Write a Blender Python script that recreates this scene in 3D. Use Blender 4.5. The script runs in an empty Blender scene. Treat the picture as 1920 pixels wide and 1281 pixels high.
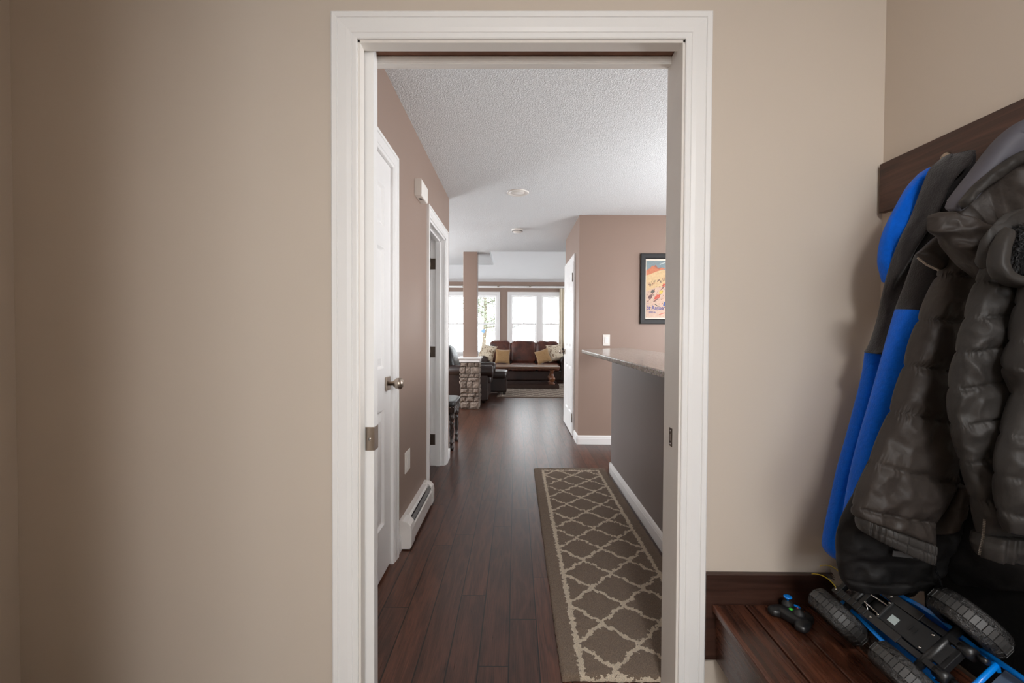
import bpy, math, random
from mathutils import Vector, Matrix, noise as mnoise
random.seed(7)
PI = math.pi
scene = bpy.context.scene
COL = scene.collection

# ------------------------------------------------------------------ camera model (16 mm lens, 36 mm sensor, 1920x1281)
F, CZ = 853.33, 1.17
_yc = Vector((7, 16.5, -F)).normalized()
_up = Vector((.0051, 1, 0)); _zc = (_up - _yc * _up.dot(_yc)).normalized()
_xc = _yc.cross(_zc)
def at(px, py, X=None, Y=None, Z=None):
    v = Vector((px - 960, 640.5 - py, -F))
    w = Vector((_xc.dot(v), _yc.dot(v), _zc.dot(v)))
    t = X / w.x if X is not None else Y / w.y if Y is not None else (Z - CZ) / w.z
    return Vector((w.x * t, w.y * t, CZ + w.z * t))
cam_d = bpy.data.cameras.new('camera'); cam = bpy.data.objects.new('camera', cam_d); COL.objects.link(cam)
cam_d.lens = 16.0; cam_d.sensor_width = 36.0; cam_d.sensor_fit = 'HORIZONTAL'; cam_d.clip_start = .02; cam_d.clip_end = 300
R3 = Matrix((_xc, _yc, _zc))          # rows: world axes seen from the camera
cam.matrix_world = Matrix.Translation((0, 0, CZ)) @ R3.to_4x4()
scene.camera = cam

# ------------------------------------------------------------------ mesh helpers
class MB:
    def __init__(s): s.v = []; s.f = []; s.m = []; s.sm = []
    def add(s, vs, fs, smooth=False, mi=0):
        b = len(s.v); s.v.extend(Vector(v) for v in vs)
        for f in fs:
            s.f.append([b + i for i in f]); s.m.append(mi); s.sm.append(smooth)
        return s
    def box(s, x0, x1, y0, y1, z0, z1, mi=0, M=None):
        x0, x1 = min(x0, x1), max(x0, x1); y0, y1 = min(y0, y1), max(y0, y1); z0, z1 = min(z0, z1), max(z0, z1)
        vs = [Vector(p) for p in ((x0,y0,z0),(x1,y0,z0),(x1,y1,z0),(x0,y1,z0),(x0,y0,z1),(x1,y0,z1),(x1,y1,z1),(x0,y1,z1))]
        if M is not None: vs = [M @ v for v in vs]
        return s.add(vs, [(3,2,1,0),(4,5,6,7),(0,1,5,4),(1,2,6,5),(2,3,7,6),(3,0,4,7)], mi=mi)
    def loft(s, rings, smooth=True, caps=True, mi=0, close=True):
        n = len(rings[0]); vs = [p for r in rings for p in r]; fs = []
        for i in range(len(rings) - 1):
            for j in range(n if close else n - 1):
                k = (j + 1) % n
                fs.append((i*n+j, i*n+k, (i+1)*n+k, (i+1)*n+j))
        if caps:
            fs.append(tuple(range(n))[::-1]); fs.append(tuple((len(rings)-1)*n + j for j in range(n)))
        return s.add(vs, fs, smooth, mi)
    def tube(s, pts, r, n=10, smooth=True, mi=0, caps=True):
        pts = [Vector(p) for p in pts]; rs = r if isinstance(r, (list, tuple)) else [r] * len(pts); rings = []
        ref = None
        for i, p in enumerate(pts):
            a = pts[max(i-1, 0)]; b = pts[min(i+1, len(pts)-1)]
            d = (b - a)
            d = d.normalized() if d.length > 1e-9 else Vector((0, 0, 1))
            if ref is None: ref = Vector((0, 0, 1)) if abs(d.z) < .9 else Vector((1, 0, 0))
            u = (ref - d * ref.dot(d)).normalized(); w = d.cross(u); ref = u
            rings.append([p + (u * math.cos(2*PI*j/n) + w * math.sin(2*PI*j/n)) * rs[i] for j in range(n)])
        return s.loft(rings, smooth, caps, mi)
    def lathe(s, prof, M=None, n=20, smooth=True, mi=0, caps=True):
        rings = []
        for r, z in prof:
            ring = [Vector((r*math.cos(2*PI*j/n), r*math.sin(2*PI*j/n), z)) for j in range(n)]
            rings.append([M @ p for p in ring] if M is not None else ring)
        return s.loft(rings, smooth, caps, mi)
    def prism(s, poly, z0, z1, M=None, smooth=False, mi=0):
        a = [Vector((x, y, z0)) for x, y in poly]; b = [Vector((x, y, z1)) for x, y in poly]
        if M is not None: a = [M @ p for p in a]; b = [M @ p for p in b]
        return s.loft([a, b], smooth, True, mi)
    def sup(s, c, a, b, h, e1=.35, e2=.35, M=None, nu=24, nv=16, mi=0, fn=None):
        """super-ellipsoid: soft cushion-like box, half sizes a, b, h"""
        def pw(x, e): return math.copysign(abs(x) ** e, x)
        rings = []
        for i in range(nv + 1):
            v = -PI/2 + PI * i / nv
            ring = []
            for j in range(nu):
                u = 2 * PI * j / nu
                p = Vector((a * pw(math.cos(v), e1) * pw(math.cos(u), e2), b * pw(math.cos(v), e1) * pw(math.sin(u), e2), h * pw(math.sin(v), e1)))
                if fn: p = fn(p)
                if M is not None: p = M @ p
                ring.append(p + Vector(c))
            rings.append(ring)
        return s.loft(rings, True, False, mi)
    def grid(s, fn, nu, nv, smooth=True, mi=0):
        vs = [fn(i / nu, j / nv) for j in range(nv + 1) for i in range(nu + 1)]
        fs = [(j*(nu+1)+i, j*(nu+1)+i+1, (j+1)*(nu+1)+i+1, (j+1)*(nu+1)+i) for j in range(nv) for i in range(nu)]
        return s.add(vs, fs, smooth, mi)
    def build(s, name, mats, parent=None, bevel=0, sub=0, origin=None, solid=0, weld=False):
        me = bpy.data.meshes.new(name)
        if parent is not None: o0 = wloc(parent)
        elif origin is not None: o0 = Vector(origin)
        else:
            o0 = Vector((0, 0, 0))
        me.from_pydata([tuple(v - o0) for v in s.v], [], s.f)
        me.polygons.foreach_set('use_smooth', s.sm); me.polygons.foreach_set('material_index', s.m)
        for m in (mats if isinstance(mats, (list, tuple)) else [mats]): me.materials.append(m)
        me.update()
        ob = bpy.data.objects.new(name, me); COL.objects.link(ob)
        if parent is not None: ob.parent = parent
        else: ob.location = o0
        if weld:
            w = ob.modifiers.new('weld', 'WELD'); w.merge_threshold = 1e-5
        if solid:
            w = ob.modifiers.new('solid', 'SOLIDIFY'); w.thickness = solid; w.offset = 0
        if bevel:
            b = ob.modifiers.new('bevel', 'BEVEL'); b.width = bevel; b.segments = 2; b.limit_method = 'ANGLE'; b.angle_limit = .6
        if sub:
            b = ob.modifiers.new('sub', 'SUBSURF'); b.levels = sub; b.render_levels = sub
        return ob
def wloc(o):
    p = Vector(o.location)
    while o.parent is not None:
        o = o.parent; p = p + Vector(o.location)
    return p
def tag(o, label=None, cat=None, group=None, kind=None):
    if label: o['label'] = label
    if cat: o['category'] = cat
    if group: o['group'] = group
    if kind: o['kind'] = kind
    return o
def thing(name, loc, label, cat, group=None, kind=None):
    o = bpy.data.objects.new(name, None); o.empty_display_size = .05; COL.objects.link(o); o.location = loc
    return tag(o, label, cat, group, kind)
def struct(name, mb, m, label=None, cat=None, **k):
    return tag(mb.build(name, m, **k), label, cat, kind='structure')
def frame_to(z, o=(0, 0, 0), x=None):
    """matrix whose local z axis points along z, placed at o"""
    z = Vector(z).normalized(); r = Vector(x) if x is not None else (Vector((0, 0, 1)) if abs(z.z) < .9 else Vector((1, 0, 0)))
    xx = (r - z * r.dot(z)).normalized(); yy = z.cross(xx)
    return Matrix.Translation(o) @ Matrix((xx, yy, z)).transposed().to_4x4()

# ------------------------------------------------------------------ materials
def S(r, g, b):
    f = lambda c: (c/255/12.92 if c/255 <= .04045 else ((c/255 + .055)/1.055) ** 2.4)
    return (f(r), f(g), f(b), 1)
class NT:
    def __init__(s, name):
        s.mat = bpy.data.materials.new(name); s.mat.use_nodes = True; s.t = s.mat.node_tree
        s.p = s.t.nodes['Principled BSDF']; s.out = s.t.nodes['Material Output']
    def n(s, ty, **k):
        nd = s.t.nodes.new(ty)
        for a, v in k.items():
            if a.startswith('_'): setattr(nd, a[1:], v)
        return nd
    def l(s, a, b): s.t.links.new(a, b)
    def co(s, scale=(1, 1, 1), rot=(0, 0, 0), loc=(0, 0, 0)):
        tc = s.n('ShaderNodeTexCoord'); mp = s.n('ShaderNodeMapping'); s.l(tc.outputs['Object'], mp.inputs[0])
        mp.inputs['Scale'].default_value = scale; mp.inputs['Rotation'].default_value = rot; mp.inputs['Location'].default_value = loc
        return mp.outputs[0]
    def noise(s, co, scale, detail=4, rough=.55, dist=0):
        nd = s.n('ShaderNodeTexNoise'); s.l(co, nd.inputs['Vector']); nd.inputs['Scale'].default_value = scale
        nd.inputs['Detail'].default_value = detail; nd.inputs['Roughness'].default_value = rough; nd.inputs['Distortion'].default_value = dist
        return nd.outputs[0]
    def voro(s, co, scale, feat='F1', out=0):
        nd = s.n('ShaderNodeTexVoronoi'); nd.feature = feat; s.l(co, nd.inputs['Vector']); nd.inputs['Scale'].default_value = scale
        return nd.outputs[out]
    def ramp(s, fac, stops, interp='LINEAR'):
        nd = s.n('ShaderNodeValToRGB'); s.l(fac, nd.inputs[0]); cr = nd.color_ramp; cr.interpolation = interp
        while len(cr.elements) < len(stops): cr.elements.new(.5)
        for e, (p, c) in zip(cr.elements, stops):
            e.position = p; e.color = c if isinstance(c, tuple) else (c, c, c, 1)
        return nd.outputs[0]
    def mix(s, fac, a, b, blend='MIX'):
        nd = s.n('ShaderNodeMix'); nd.data_type = 'RGBA'; nd.blend_type = blend
        for sock, v in ((nd.inputs[0], fac), (nd.inputs[6], a), (nd.inputs[7], b)):
            if isinstance(v, (int, float)): sock.default_value = v
            elif isinstance(v, tuple): sock.default_value = v
            else: s.l(v, sock)
        return nd.outputs[2]
    def math(s, op, a, b=0.0, c=0.0):
        nd = s.n('ShaderNodeMath'); nd.operation = op
        for i, v in enumerate((a, b, c)):
            if isinstance(v, (int, float)): nd.inputs[i].default_value = v
            else: s.l(v, nd.inputs[i])
        return nd.outputs[0]
    def sep(s, co):
        nd = s.n('ShaderNodeSeparateXYZ'); s.l(co, nd.inputs[0]); return nd.outputs
    def comb(s, x, y, z):
        nd = s.n('ShaderNodeCombineXYZ')
        for i, v in enumerate((x, y, z)):
            if isinstance(v, (int, float)): nd.inputs[i].default_value = v
            else: s.l(v, nd.inputs[i])
        return nd.outputs[0]
    def bump(s, h, strength=.3, dist=.002, prev=None):
        nd = s.n('ShaderNodeBump'); s.l(h, nd.inputs['Height']); nd.inputs['Strength'].default_value = strength; nd.inputs['Distance'].default_value = dist
        if prev is not None: s.l(prev, nd.inputs['Normal'])
        s.l(nd.outputs[0], s.p.inputs['Normal']); return nd.outputs[0]
    def set(s, base=None, rough=None, metal=None, spec=None, coat=None, sheen=None, coat_rough=None):
        for k, v in (('Base Color', base), ('Roughness', rough), ('Metallic', metal), ('Specular IOR Level', spec), ('Coat Weight', coat), ('Sheen Weight', sheen), ('Coat Roughness', coat_rough)):
            if v is None: continue
            if isinstance(v, (int, float, tuple)): s.p.inputs[k].default_value = v
            else: s.l(v, s.p.inputs[k])
        return s
def plain(name, col, rough=.5, metal=0, spec=.5, var=.06, vscale=6, bump=0, bscale=80, bdist=.001, coat=0, sheen=0):
    t = NT(name); c = t.co()
    n = t.noise(c, vscale, 3)
    dark = tuple(x * (1 - var) for x in col[:3]) + (1,); lite = tuple(min(1, x * (1 + var)) for x in col[:3]) + (1,)
    t.set(base=t.ramp(n, [(.3, dark), (.7, lite)]), rough=rough, metal=metal, spec=spec, coat=coat, sheen=sheen)
    if bump: t.bump(t.noise(c, bscale, 3), bump, bdist)
    return t.mat

M = {}
M['beige'] = plain('beige_wall_paint', S(205, 193, 180), .55, spec=.3, var=.015, vscale=1.5, bump=.06, bscale=160, bdist=.001)
M['brown'] = plain('taupe_brown_wall_paint', S(152, 131, 119), .5, spec=.35, var=.02, vscale=1.5, bump=.06, bscale=160, bdist=.001)
M['gray'] = plain('grey_brown_bar_paint', S(132, 123, 120), .45, spec=.35, var=.02, vscale=1.5, bump=.06, bscale=160)
M['white'] = plain('white_trim_paint', S(239, 238, 237), .35, spec=.4, var=.012, vscale=4)
M['jamb'] = plain('white_jamb_paint', S(228, 223, 217), .45, spec=.35, var=.02, vscale=8, bump=.08, bscale=30)
M['plastic_w'] = plain('white_plastic', S(236, 232, 226), .4, var=.01)
M['enamel'] = plain('white_enamel_metal', S(228, 224, 220), .35, var=.01)
M['nickel'] = plain('brushed_nickel', S(178, 165, 152), .3, metal=1, var=.05, vscale=40)
M['dark_metal'] = plain('dark_bronze_metal', S(110, 98, 88), .4, metal=1, var=.08, vscale=40)
M['chrome'] = plain('bright_steel', S(215, 212, 208), .2, metal=1, var=.03)
M['black'] = plain('black_plastic', S(28, 28, 29), .35, var=.1, vscale=30)
M['black_matte'] = plain('black_satin_frame', S(34, 34, 35), .6, var=.08, vscale=20)
M['slot'] = plain('raw_pocket_wood', S(128, 92, 76), .8, var=.2, vscale=12)
M['slat_wire'] = plain('aluminium_fins', S(120, 120, 120), .5, metal=.7)

def popcorn():
    t = NT('popcorn_ceiling'); c = t.co()
    n = t.noise(c, 140, 3, .65); v = t.voro(c, 115)
    h = t.math('ADD', t.math('MULTIPLY', n, .8), t.math('MULTIPLY', v, .35))
    t.set(base=t.ramp(n, [(.35, S(222, 226, 228)), (.65, S(246, 250, 252))]), rough=.9, spec=.1)
    t.bump(h, .9, .009); return t.mat
M['popcorn'] = popcorn()
M['smooth_ceil'] = plain('smooth_white_ceiling', S(226, 227, 228), .8, spec=.2, var=.01, vscale=2, bump=.05, bscale=120)

def planks():
    t = NT('dark_hardwood_planks'); c = t.co(); xyz = t.sep(c)
    W = .1075
    u = t.math('DIVIDE', t.math('ADD', xyz[0], .019 + W * 200), W)
    row = t.math('FLOOR', u); fu = t.math('SUBTRACT', u, row)
    wn = t.n('ShaderNodeTexWhiteNoise'); wn.noise_dimensions = '1D'; t.l(row, wn.inputs['W'])
    Ln = 1.15
    v = t.math('ADD', t.math('DIVIDE', xyz[1], Ln), t.math('MULTIPLY', wn.outputs[0], 7.3))
    seg = t.math('FLOOR', v); fv = t.math('SUBTRACT', v, seg)
    wn2 = t.n('ShaderNodeTexWhiteNoise'); wn2.noise_dimensions = '2D'; t.l(t.comb(row, seg, 0), wn2.inputs['Vector'])
    eu = t.math('MINIMUM', fu, t.math('SUBTRACT', 1, fu)); ev = t.math('MULTIPLY', t.math('MINIMUM', fv, t.math('SUBTRACT', 1, fv)), Ln / W)
    seam = t.math('LESS_THAN', t.math('MINIMUM', eu, ev), .022)
    # grain: stretched along the boards, shifted per board
    gx = t.math('ADD', t.math('MULTIPLY', xyz[0], 14), t.math('MULTIPLY', wn2.outputs[0], 31))
    gv = t.comb(gx, t.math('MULTIPLY', xyz[1], 1.5), t.math('MULTIPLY', wn2.outputs[0], 9))
    ring = t.noise(gv, 1.2, 2, .5, .5); fine = t.noise(t.comb(t.math('MULTIPLY', gx, 15), t.math('MULTIPLY', xyz[1], 7), 0), 1.3, 4, .7)
    wv = t.math('SINE', t.math('MULTIPLY', ring, 30))
    g = t.math('ADD', t.math('MULTIPLY', wv, .055), t.math('ADD', t.math('MULTIPLY', fine, .55), .22))
    col = t.ramp(g, [(.34, S(42, 24, 17)), (.5, S(75, 47, 35)), (.68, S(101, 64, 48))])
    tone = t.ramp(wn2.outputs[0], [(0, (.80, .80, .82, 1)), (1, (1.25, 1.14, 1.08, 1))])
    col = t.mix(1, col, tone, 'MULTIPLY')
    col = t.mix(seam, col, S(12, 7, 6))
    t.set(base=col, rough=t.ramp(fine, [(.3, .27), (.7, .4)]), spec=.5)
    b = t.bump(t.math('SUBTRACT', g, t.math('MULTIPLY', seam, 1.5)), .10, .002)
    return t.mat
M['planks'] = planks()

def wood(name, c0, c1, c2, axis='Y', scale=1.0, rough=(.25, .4), bump=.25):
    t = NT(name)
    sc = {'Y': (60, 3, 60), 'X': (3, 60, 60), 'Z': (60, 60, 3)}[axis]
    c = t.co(tuple(a * scale for a in sc)); n = t.noise(c, 1, 5, .65, .6)
    c2_ = t.co(tuple(a * scale * .22 for a in sc)); m = t.noise(c2_, 1, 3, .5, 1.5)
    g = t.math('ADD', t.math('MULTIPLY', n, .7), t.math('MULTIPLY', m, .4))
    t.set(base=t.ramp(g, [(.36, c0), (.54, c1), (.74, c2)]), rough=t.ramp(n, [(.3, rough[0]), (.7, rough[1])]))
    t.bump(g, bump, .002); return t.mat
M['rail_wood'] = wood('espresso_oak_rail', S(36, 22, 17), S(70, 46, 37), S(96, 66, 53), 'Y', 1.0, (.4, .55))
M['bench_wood'] = wood('espresso_oak_bench', S(34, 18, 12), S(74, 42, 29), S(110, 66, 46), 'Y', .8, (.2, .36))
M['ledger_wood'] = wood('espresso_oak_ledger', S(36, 21, 15), S(58, 36, 28), S(74, 48, 38), 'X', .6, (.3, .45), .1)
M['table_wood'] = wood('weathered_brown_table_wood', S(52, 32, 22), S(98, 66, 46), S(128, 98, 76), 'X', .5, (.25, .4))
M['table_leg'] = wood('stained_brown_leg_wood', S(60, 32, 18), S(110, 64, 38), S(140, 90, 58), 'Z', .5, (.25, .4))
M['chair_wood'] = wood('very_dark_chair_wood', S(22, 14, 11), S(38, 25, 20), S(52, 36, 28), 'Z', .5, (.2, .35))

def granite():
    t = NT('speckled_grey_granite'); c = t.co()
    a = t.noise(c, 260, 2, .6); b = t.voro(c, 210, 'F1', 1); d = t.noise(c, 70, 3, .6)
    g = t.math('ADD', t.math('MULTIPLY', a, .75), t.math('MULTIPLY', d, .5))
    col = t.ramp(g, [(.42, S(44, 40, 38)), (.52, S(118, 110, 104)), (.62, S(168, 160, 152)), (.78, S(214, 207, 200))])
    col = t.mix(.25, col, b, 'SOFT_LIGHT')
    t.set(base=col, rough=.16, spec=.38); return t.mat
M['granite'] = granite()

def trellis(name, dark, dark2, cream, x0, x1, y0, y1, bx, nx, py, phase, wob=1.0):
    """quatrefoil lattice rug: cells nx across, period py along, cream line border bx in from the edge"""
    t = NT(name); c = t.co(); xyz = t.sep(c)
    nz = t.noise(c, 70, 2); nz2 = t.noise(t.co((1, 1, 1), (0, 0, 0), (3.1, 7.7, 0)), 70, 2)
    X = t.math('ADD', xyz[0], t.math('MULTIPLY', t.math('SUBTRACT', nz, .5), .034 * wob))
    Y = t.math('ADD', xyz[1], t.math('MULTIPLY', t.math('SUBTRACT', nz2, .5), .034 * wob))
    w = (x1 - x0 - 2 * bx) / nx
    U = t.math('DIVIDE', t.math('SUBTRACT', X, x0 + bx - 100 * w), w); V = t.math('DIVIDE', t.math('SUBTRACT', Y, phase - 100 * py), py)
    a = t.math('ADD', U, V); b = t.math('SUBTRACT', U, V)
    def line(p, q):
        # distance of p to the nearest integer, the line stepping like a quatrefoil along q
        st = t.math('MULTIPLY', t.math('SINE', t.math('MULTIPLY', q, 4 * PI)), .030)
        f = t.math('FRACT', t.math('ADD', t.math('ADD', p, st), .5)); return t.math('ABSOLUTE', t.math('SUBTRACT', f, .5))
    lat = t.math('LESS_THAN', t.math('MINIMUM', line(a, b), line(b, a)), .050)
    dx = t.math('MINIMUM', t.math('SUBTRACT', X, x0), t.math('SUBTRACT', x1, X)); dy = t.math('MINIMUM', t.math('SUBTRACT', Y, y0), t.math('SUBTRACT', y1, Y))
    de = t.math('MINIMUM', dx, dy)
    inner = t.math('GREATER_THAN', de, bx)
    edge = t.math('LESS_THAN', t.math('ABSOLUTE', t.math('SUBTRACT', de, bx)), .0105)
    m = t.math('MAXIMUM', t.math('MULTIPLY', lat, inner), edge)
    fz = t.noise(c, 420, 2, .7); fz2 = t.noise(t.co((300, 120, 1)), 1, 3, .7)
    br = t.ramp(fz2, [(.3, dark), (.7, dark2)])
    col = t.mix(m, br, cream)
    col = t.mix(1, col, t.ramp(fz, [(.3, (.6, .6, .6, 1)), (.7, (1.2, 1.2, 1.2, 1))]), 'MULTIPLY')
    t.set(base=col, rough=.95, spec=.1, sheen=.2)
    t.bump(fz, .9, .006); return t.mat

def leather(name, c0, c1, rough=(.28, .45)):
    t = NT(name); c = t.co(); n = t.noise(c, 5, 4, .6); f = t.voro(c, 160)
    t.set(base=t.ramp(n, [(.32, c0), (.68, c1)]), rough=t.ramp(n, [(.3, rough[0]), (.7, rough[1])]), spec=.5)
    t.bump(t.math('ADD', t.math('MULTIPLY', f, .3), t.noise(c, 14, 4)), .35, .006); return t.mat
M['leather'] = leather('brown_leather', S(56, 29, 22), S(106, 58, 44))
M['leather_dark'] = leather('dark_shaded_brown_leather', S(30, 18, 15), S(50, 31, 26))  # darkened so the armchair's shade away from the windows sits in the colour
M['leather_black'] = leather('black_leather', S(15, 14, 13), S(28, 25, 24), (.28, .42))
def toile():
    t = NT('cream_patterned_fabric'); c = t.co(); n = t.noise(c, 16, 4, .6, 1.2); v = t.voro(c, 14)
    k = t.math('GREATER_THAN', n, .56)
    t.set(base=t.mix(k, S(208, 194, 172), S(128, 104, 82)), rough=.9, sheen=.2); t.bump(t.noise(c, 300, 2), .3, .001); return t.mat
M['toile'] = toile()
M['tan'] = plain('tan_linen', S(154, 120, 80), .9, var=.12, vscale=60, bump=.3, bscale=250, sheen=.3)
M['curtain'] = plain('cream_curtain_fabric', S(226, 216, 196), .85, var=.04, vscale=20, sheen=.2)
M['tanrug'] = plain('tan_rug_pile', S(150, 128, 104), .95, var=.2, vscale=90, bump=.8, bscale=260, bdist=.004)
def stone():
    t = NT('grey_tan_ledge_stone'); c = t.co(); n = t.noise(c, 9, 5, .7); f = t.noise(c, 60, 4, .7)
    g = t.math('ADD', t.math('MULTIPLY', n, .6), t.math('MULTIPLY', f, .45))
    t.set(base=t.ramp(g, [(.34, S(80, 71, 64)), (.5, S(130, 117, 107)), (.68, S(182, 168, 156))]), rough=.85, spec=.2); t.bump(f, .8, .01); return t.mat
M['stone'] = stone()
M['mortar'] = plain('dark_joint', S(50, 44, 40), .9)
def nylon(name, c0, c1, rough=.42):
    t = NT(name); c = t.co(); n = t.noise(c, 7, 3, .5); w = t.noise(t.co((24, 24, 20)), 1, 4, .55, .8); w2 = t.noise(t.co((60, 60, 50)), 1, 3, .6, .6)
    t.set(base=t.ramp(n, [(.3, c0), (.7, c1)]), rough=t.ramp(w, [(.3, rough - .02), (.7, rough + .14)]), spec=.22)
    t.bump(t.math('ADD', w, t.math('MULTIPLY', w2, .35)), .22, .008); return t.mat
M['nylon'] = nylon('brown_black_down_nylon', S(46, 40, 37), S(57, 51, 47), .46)
M['nylon2'] = nylon('charcoal_down_nylon', S(43, 40, 38), S(53, 50, 48), .44)
M['nylon_black'] = nylon('black_coat_nylon', S(15, 14, 14), S(22, 20, 20), .55)
M['slate'] = plain('slate_grey_softshell', S(78, 76, 84), .65, var=.06, vscale=12, bump=.2, bscale=90)
M['fleece_black'] = plain('charcoal_fleece', S(42, 39, 40), .95, spec=.15, var=.14, vscale=90, bump=.5, bscale=240, bdist=.003, sheen=.25)
M['fleece_blue'] = plain('royal_blue_fleece', S(0, 95, 212), .9, spec=.15, var=.08, vscale=90, bump=.5, bscale=240, bdist=.003, sheen=.15)
M['fur'] = plain('black_fur', S(34, 33, 34), .7, var=.3, vscale=60)
M['blue_pl'] = plain('bright_blue_plastic', S(0, 128, 226), .25, var=.03, coat=.3)
M['green_pl'] = plain('green_plastic', S(60, 200, 60), .3)
M['orange_pl'] = plain('orange_red_print', S(226, 92, 52), .4)
M['yellow_pl'] = plain('yellow_wire', S(196, 168, 40), .4)
M['silver_lab'] = plain('silver_sticker', S(176, 190, 190), .35, var=.08, vscale=40)
M['white_lab'] = plain('white_tag', S(215, 215, 218), .6)
def tyre():
    t = NT('black_tyre_rubber'); c = t.co(); n = t.noise(c, 150, 3, .7)
    t.set(base=t.ramp(n, [(.3, S(24, 23, 23)), (.7, S(46, 44, 43))]), rough=t.ramp(n, [(.3, .22), (.7, .45)]), spec=.7); t.bump(t.noise(c, 120, 4, .75), .8, .006); return t.mat
M['tyre'] = tyre()
M['tread'] = plain('tread_block_rubber', S(58, 57, 56), .5, var=.18, vscale=70)
def glass(name, tint, gloss=.06, dens=0.0):
    t = NT(name); tr = t.n('ShaderNodeBsdfTransparent'); tr.inputs[0].default_value = tint
    gl = t.n('ShaderNodeBsdfGlossy'); gl.inputs['Roughness'].default_value = .03
    mx = t.n('ShaderNodeMixShader'); mx.inputs[0].default_value = gloss
    t.l(tr.outputs[0], mx.inputs[1]); t.l(gl.outputs[0], mx.inputs[2])
    t.l(mx.outputs[0], t.out.inputs[0]); return t.mat
M['glass'] = glass('window_glass', (.97, .98, .98, 1))
def smoky():
    t = NT('smoked_windscreen'); t.set(base=S(96, 112, 132), rough=.25, spec=.5); t.p.inputs['Alpha'].default_value = .8; return t.mat
M['smoky'] = smoky()
def bagm():
    t = NT('clear_plastic_bag'); c = t.co()
    tr = t.n('ShaderNodeBsdfTransparent'); tr.inputs[0].default_value = (.93, .93, .94, 1)
    gl = t.n('ShaderNodeBsdfGlossy'); gl.inputs['Roughness'].default_value = .22
    bp = t.n('ShaderNodeBump'); t.l(t.noise(c, 40, 3), bp.inputs['Height']); bp.inputs['Distance'].default_value = .004; t.l(bp.outputs[0], gl.inputs['Normal'])
    fr = t.n('ShaderNodeFresnel'); fr.inputs[0].default_value = 1.6; t.l(bp.outputs[0], fr.inputs['Normal'])
    mx = t.n('ShaderNodeMixShader'); t.l(t.math('ADD', fr.outputs[0], .08), mx.inputs[0]); t.l(tr.outputs[0], mx.inputs[1]); t.l(gl.outputs[0], mx.inputs[2]); t.l(mx.outputs[0], t.out.inputs[0]); return t.mat
M['bag'] = bagm()
def emis(name, col, k):
    t = NT(name); e = t.n('ShaderNodeEmission'); e.inputs[0].default_value = col; e.inputs[1].default_value = k; t.l(e.outputs[0], t.out.inputs[0]); return t.mat
M['bark'] = plain('grey_bark', S(104, 92, 78), .9, var=.25, vscale=12, bump=.6, bscale=30, bdist=.02)
M['bark_dark'] = plain('dark_bark', S(52, 46, 42), .9, var=.2, vscale=12)
M['leaf'] = plain('pale_green_leaves', S(128, 136, 116), .7, var=.3, vscale=2)
M['snow'] = plain('snowy_ground', S(236, 238, 242), .9)
def disc():
    t = NT('pale_blue_glass'); tl = t.n('ShaderNodeBsdfTranslucent'); tl.inputs[0].default_value = S(200, 228, 250); mx = t.n('ShaderNodeMixShader'); mx.inputs[0].default_value = .25
    t.set(base=S(186, 222, 250), rough=.2); t.l(t.p.outputs[0], mx.inputs[1]); t.l(tl.outputs[0], mx.inputs[2]); t.l(mx.outputs[0], t.out.inputs[0]); return t.mat
M['disc'] = disc()
M['tile'] = plain('grey_tile', S(150, 142, 134), .5)

# ------------------------------------------------------------------ geometry constants (metres)
FY, FB = 1.372, 1.502        # mudroom wall: front face / hall face
OL, OR, OT = -.468, .491, 2.032   # doorway between the jambs
LX, RX = -1.523, 1.09        # mudroom side walls
HC = 2.40                    # hall ceiling
HX = -.62                    # hall left wall face
KY, KX = 4.78, .66           # brown wall facing the camera / its corner
FAR = 11.4                   # living room window wall

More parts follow.
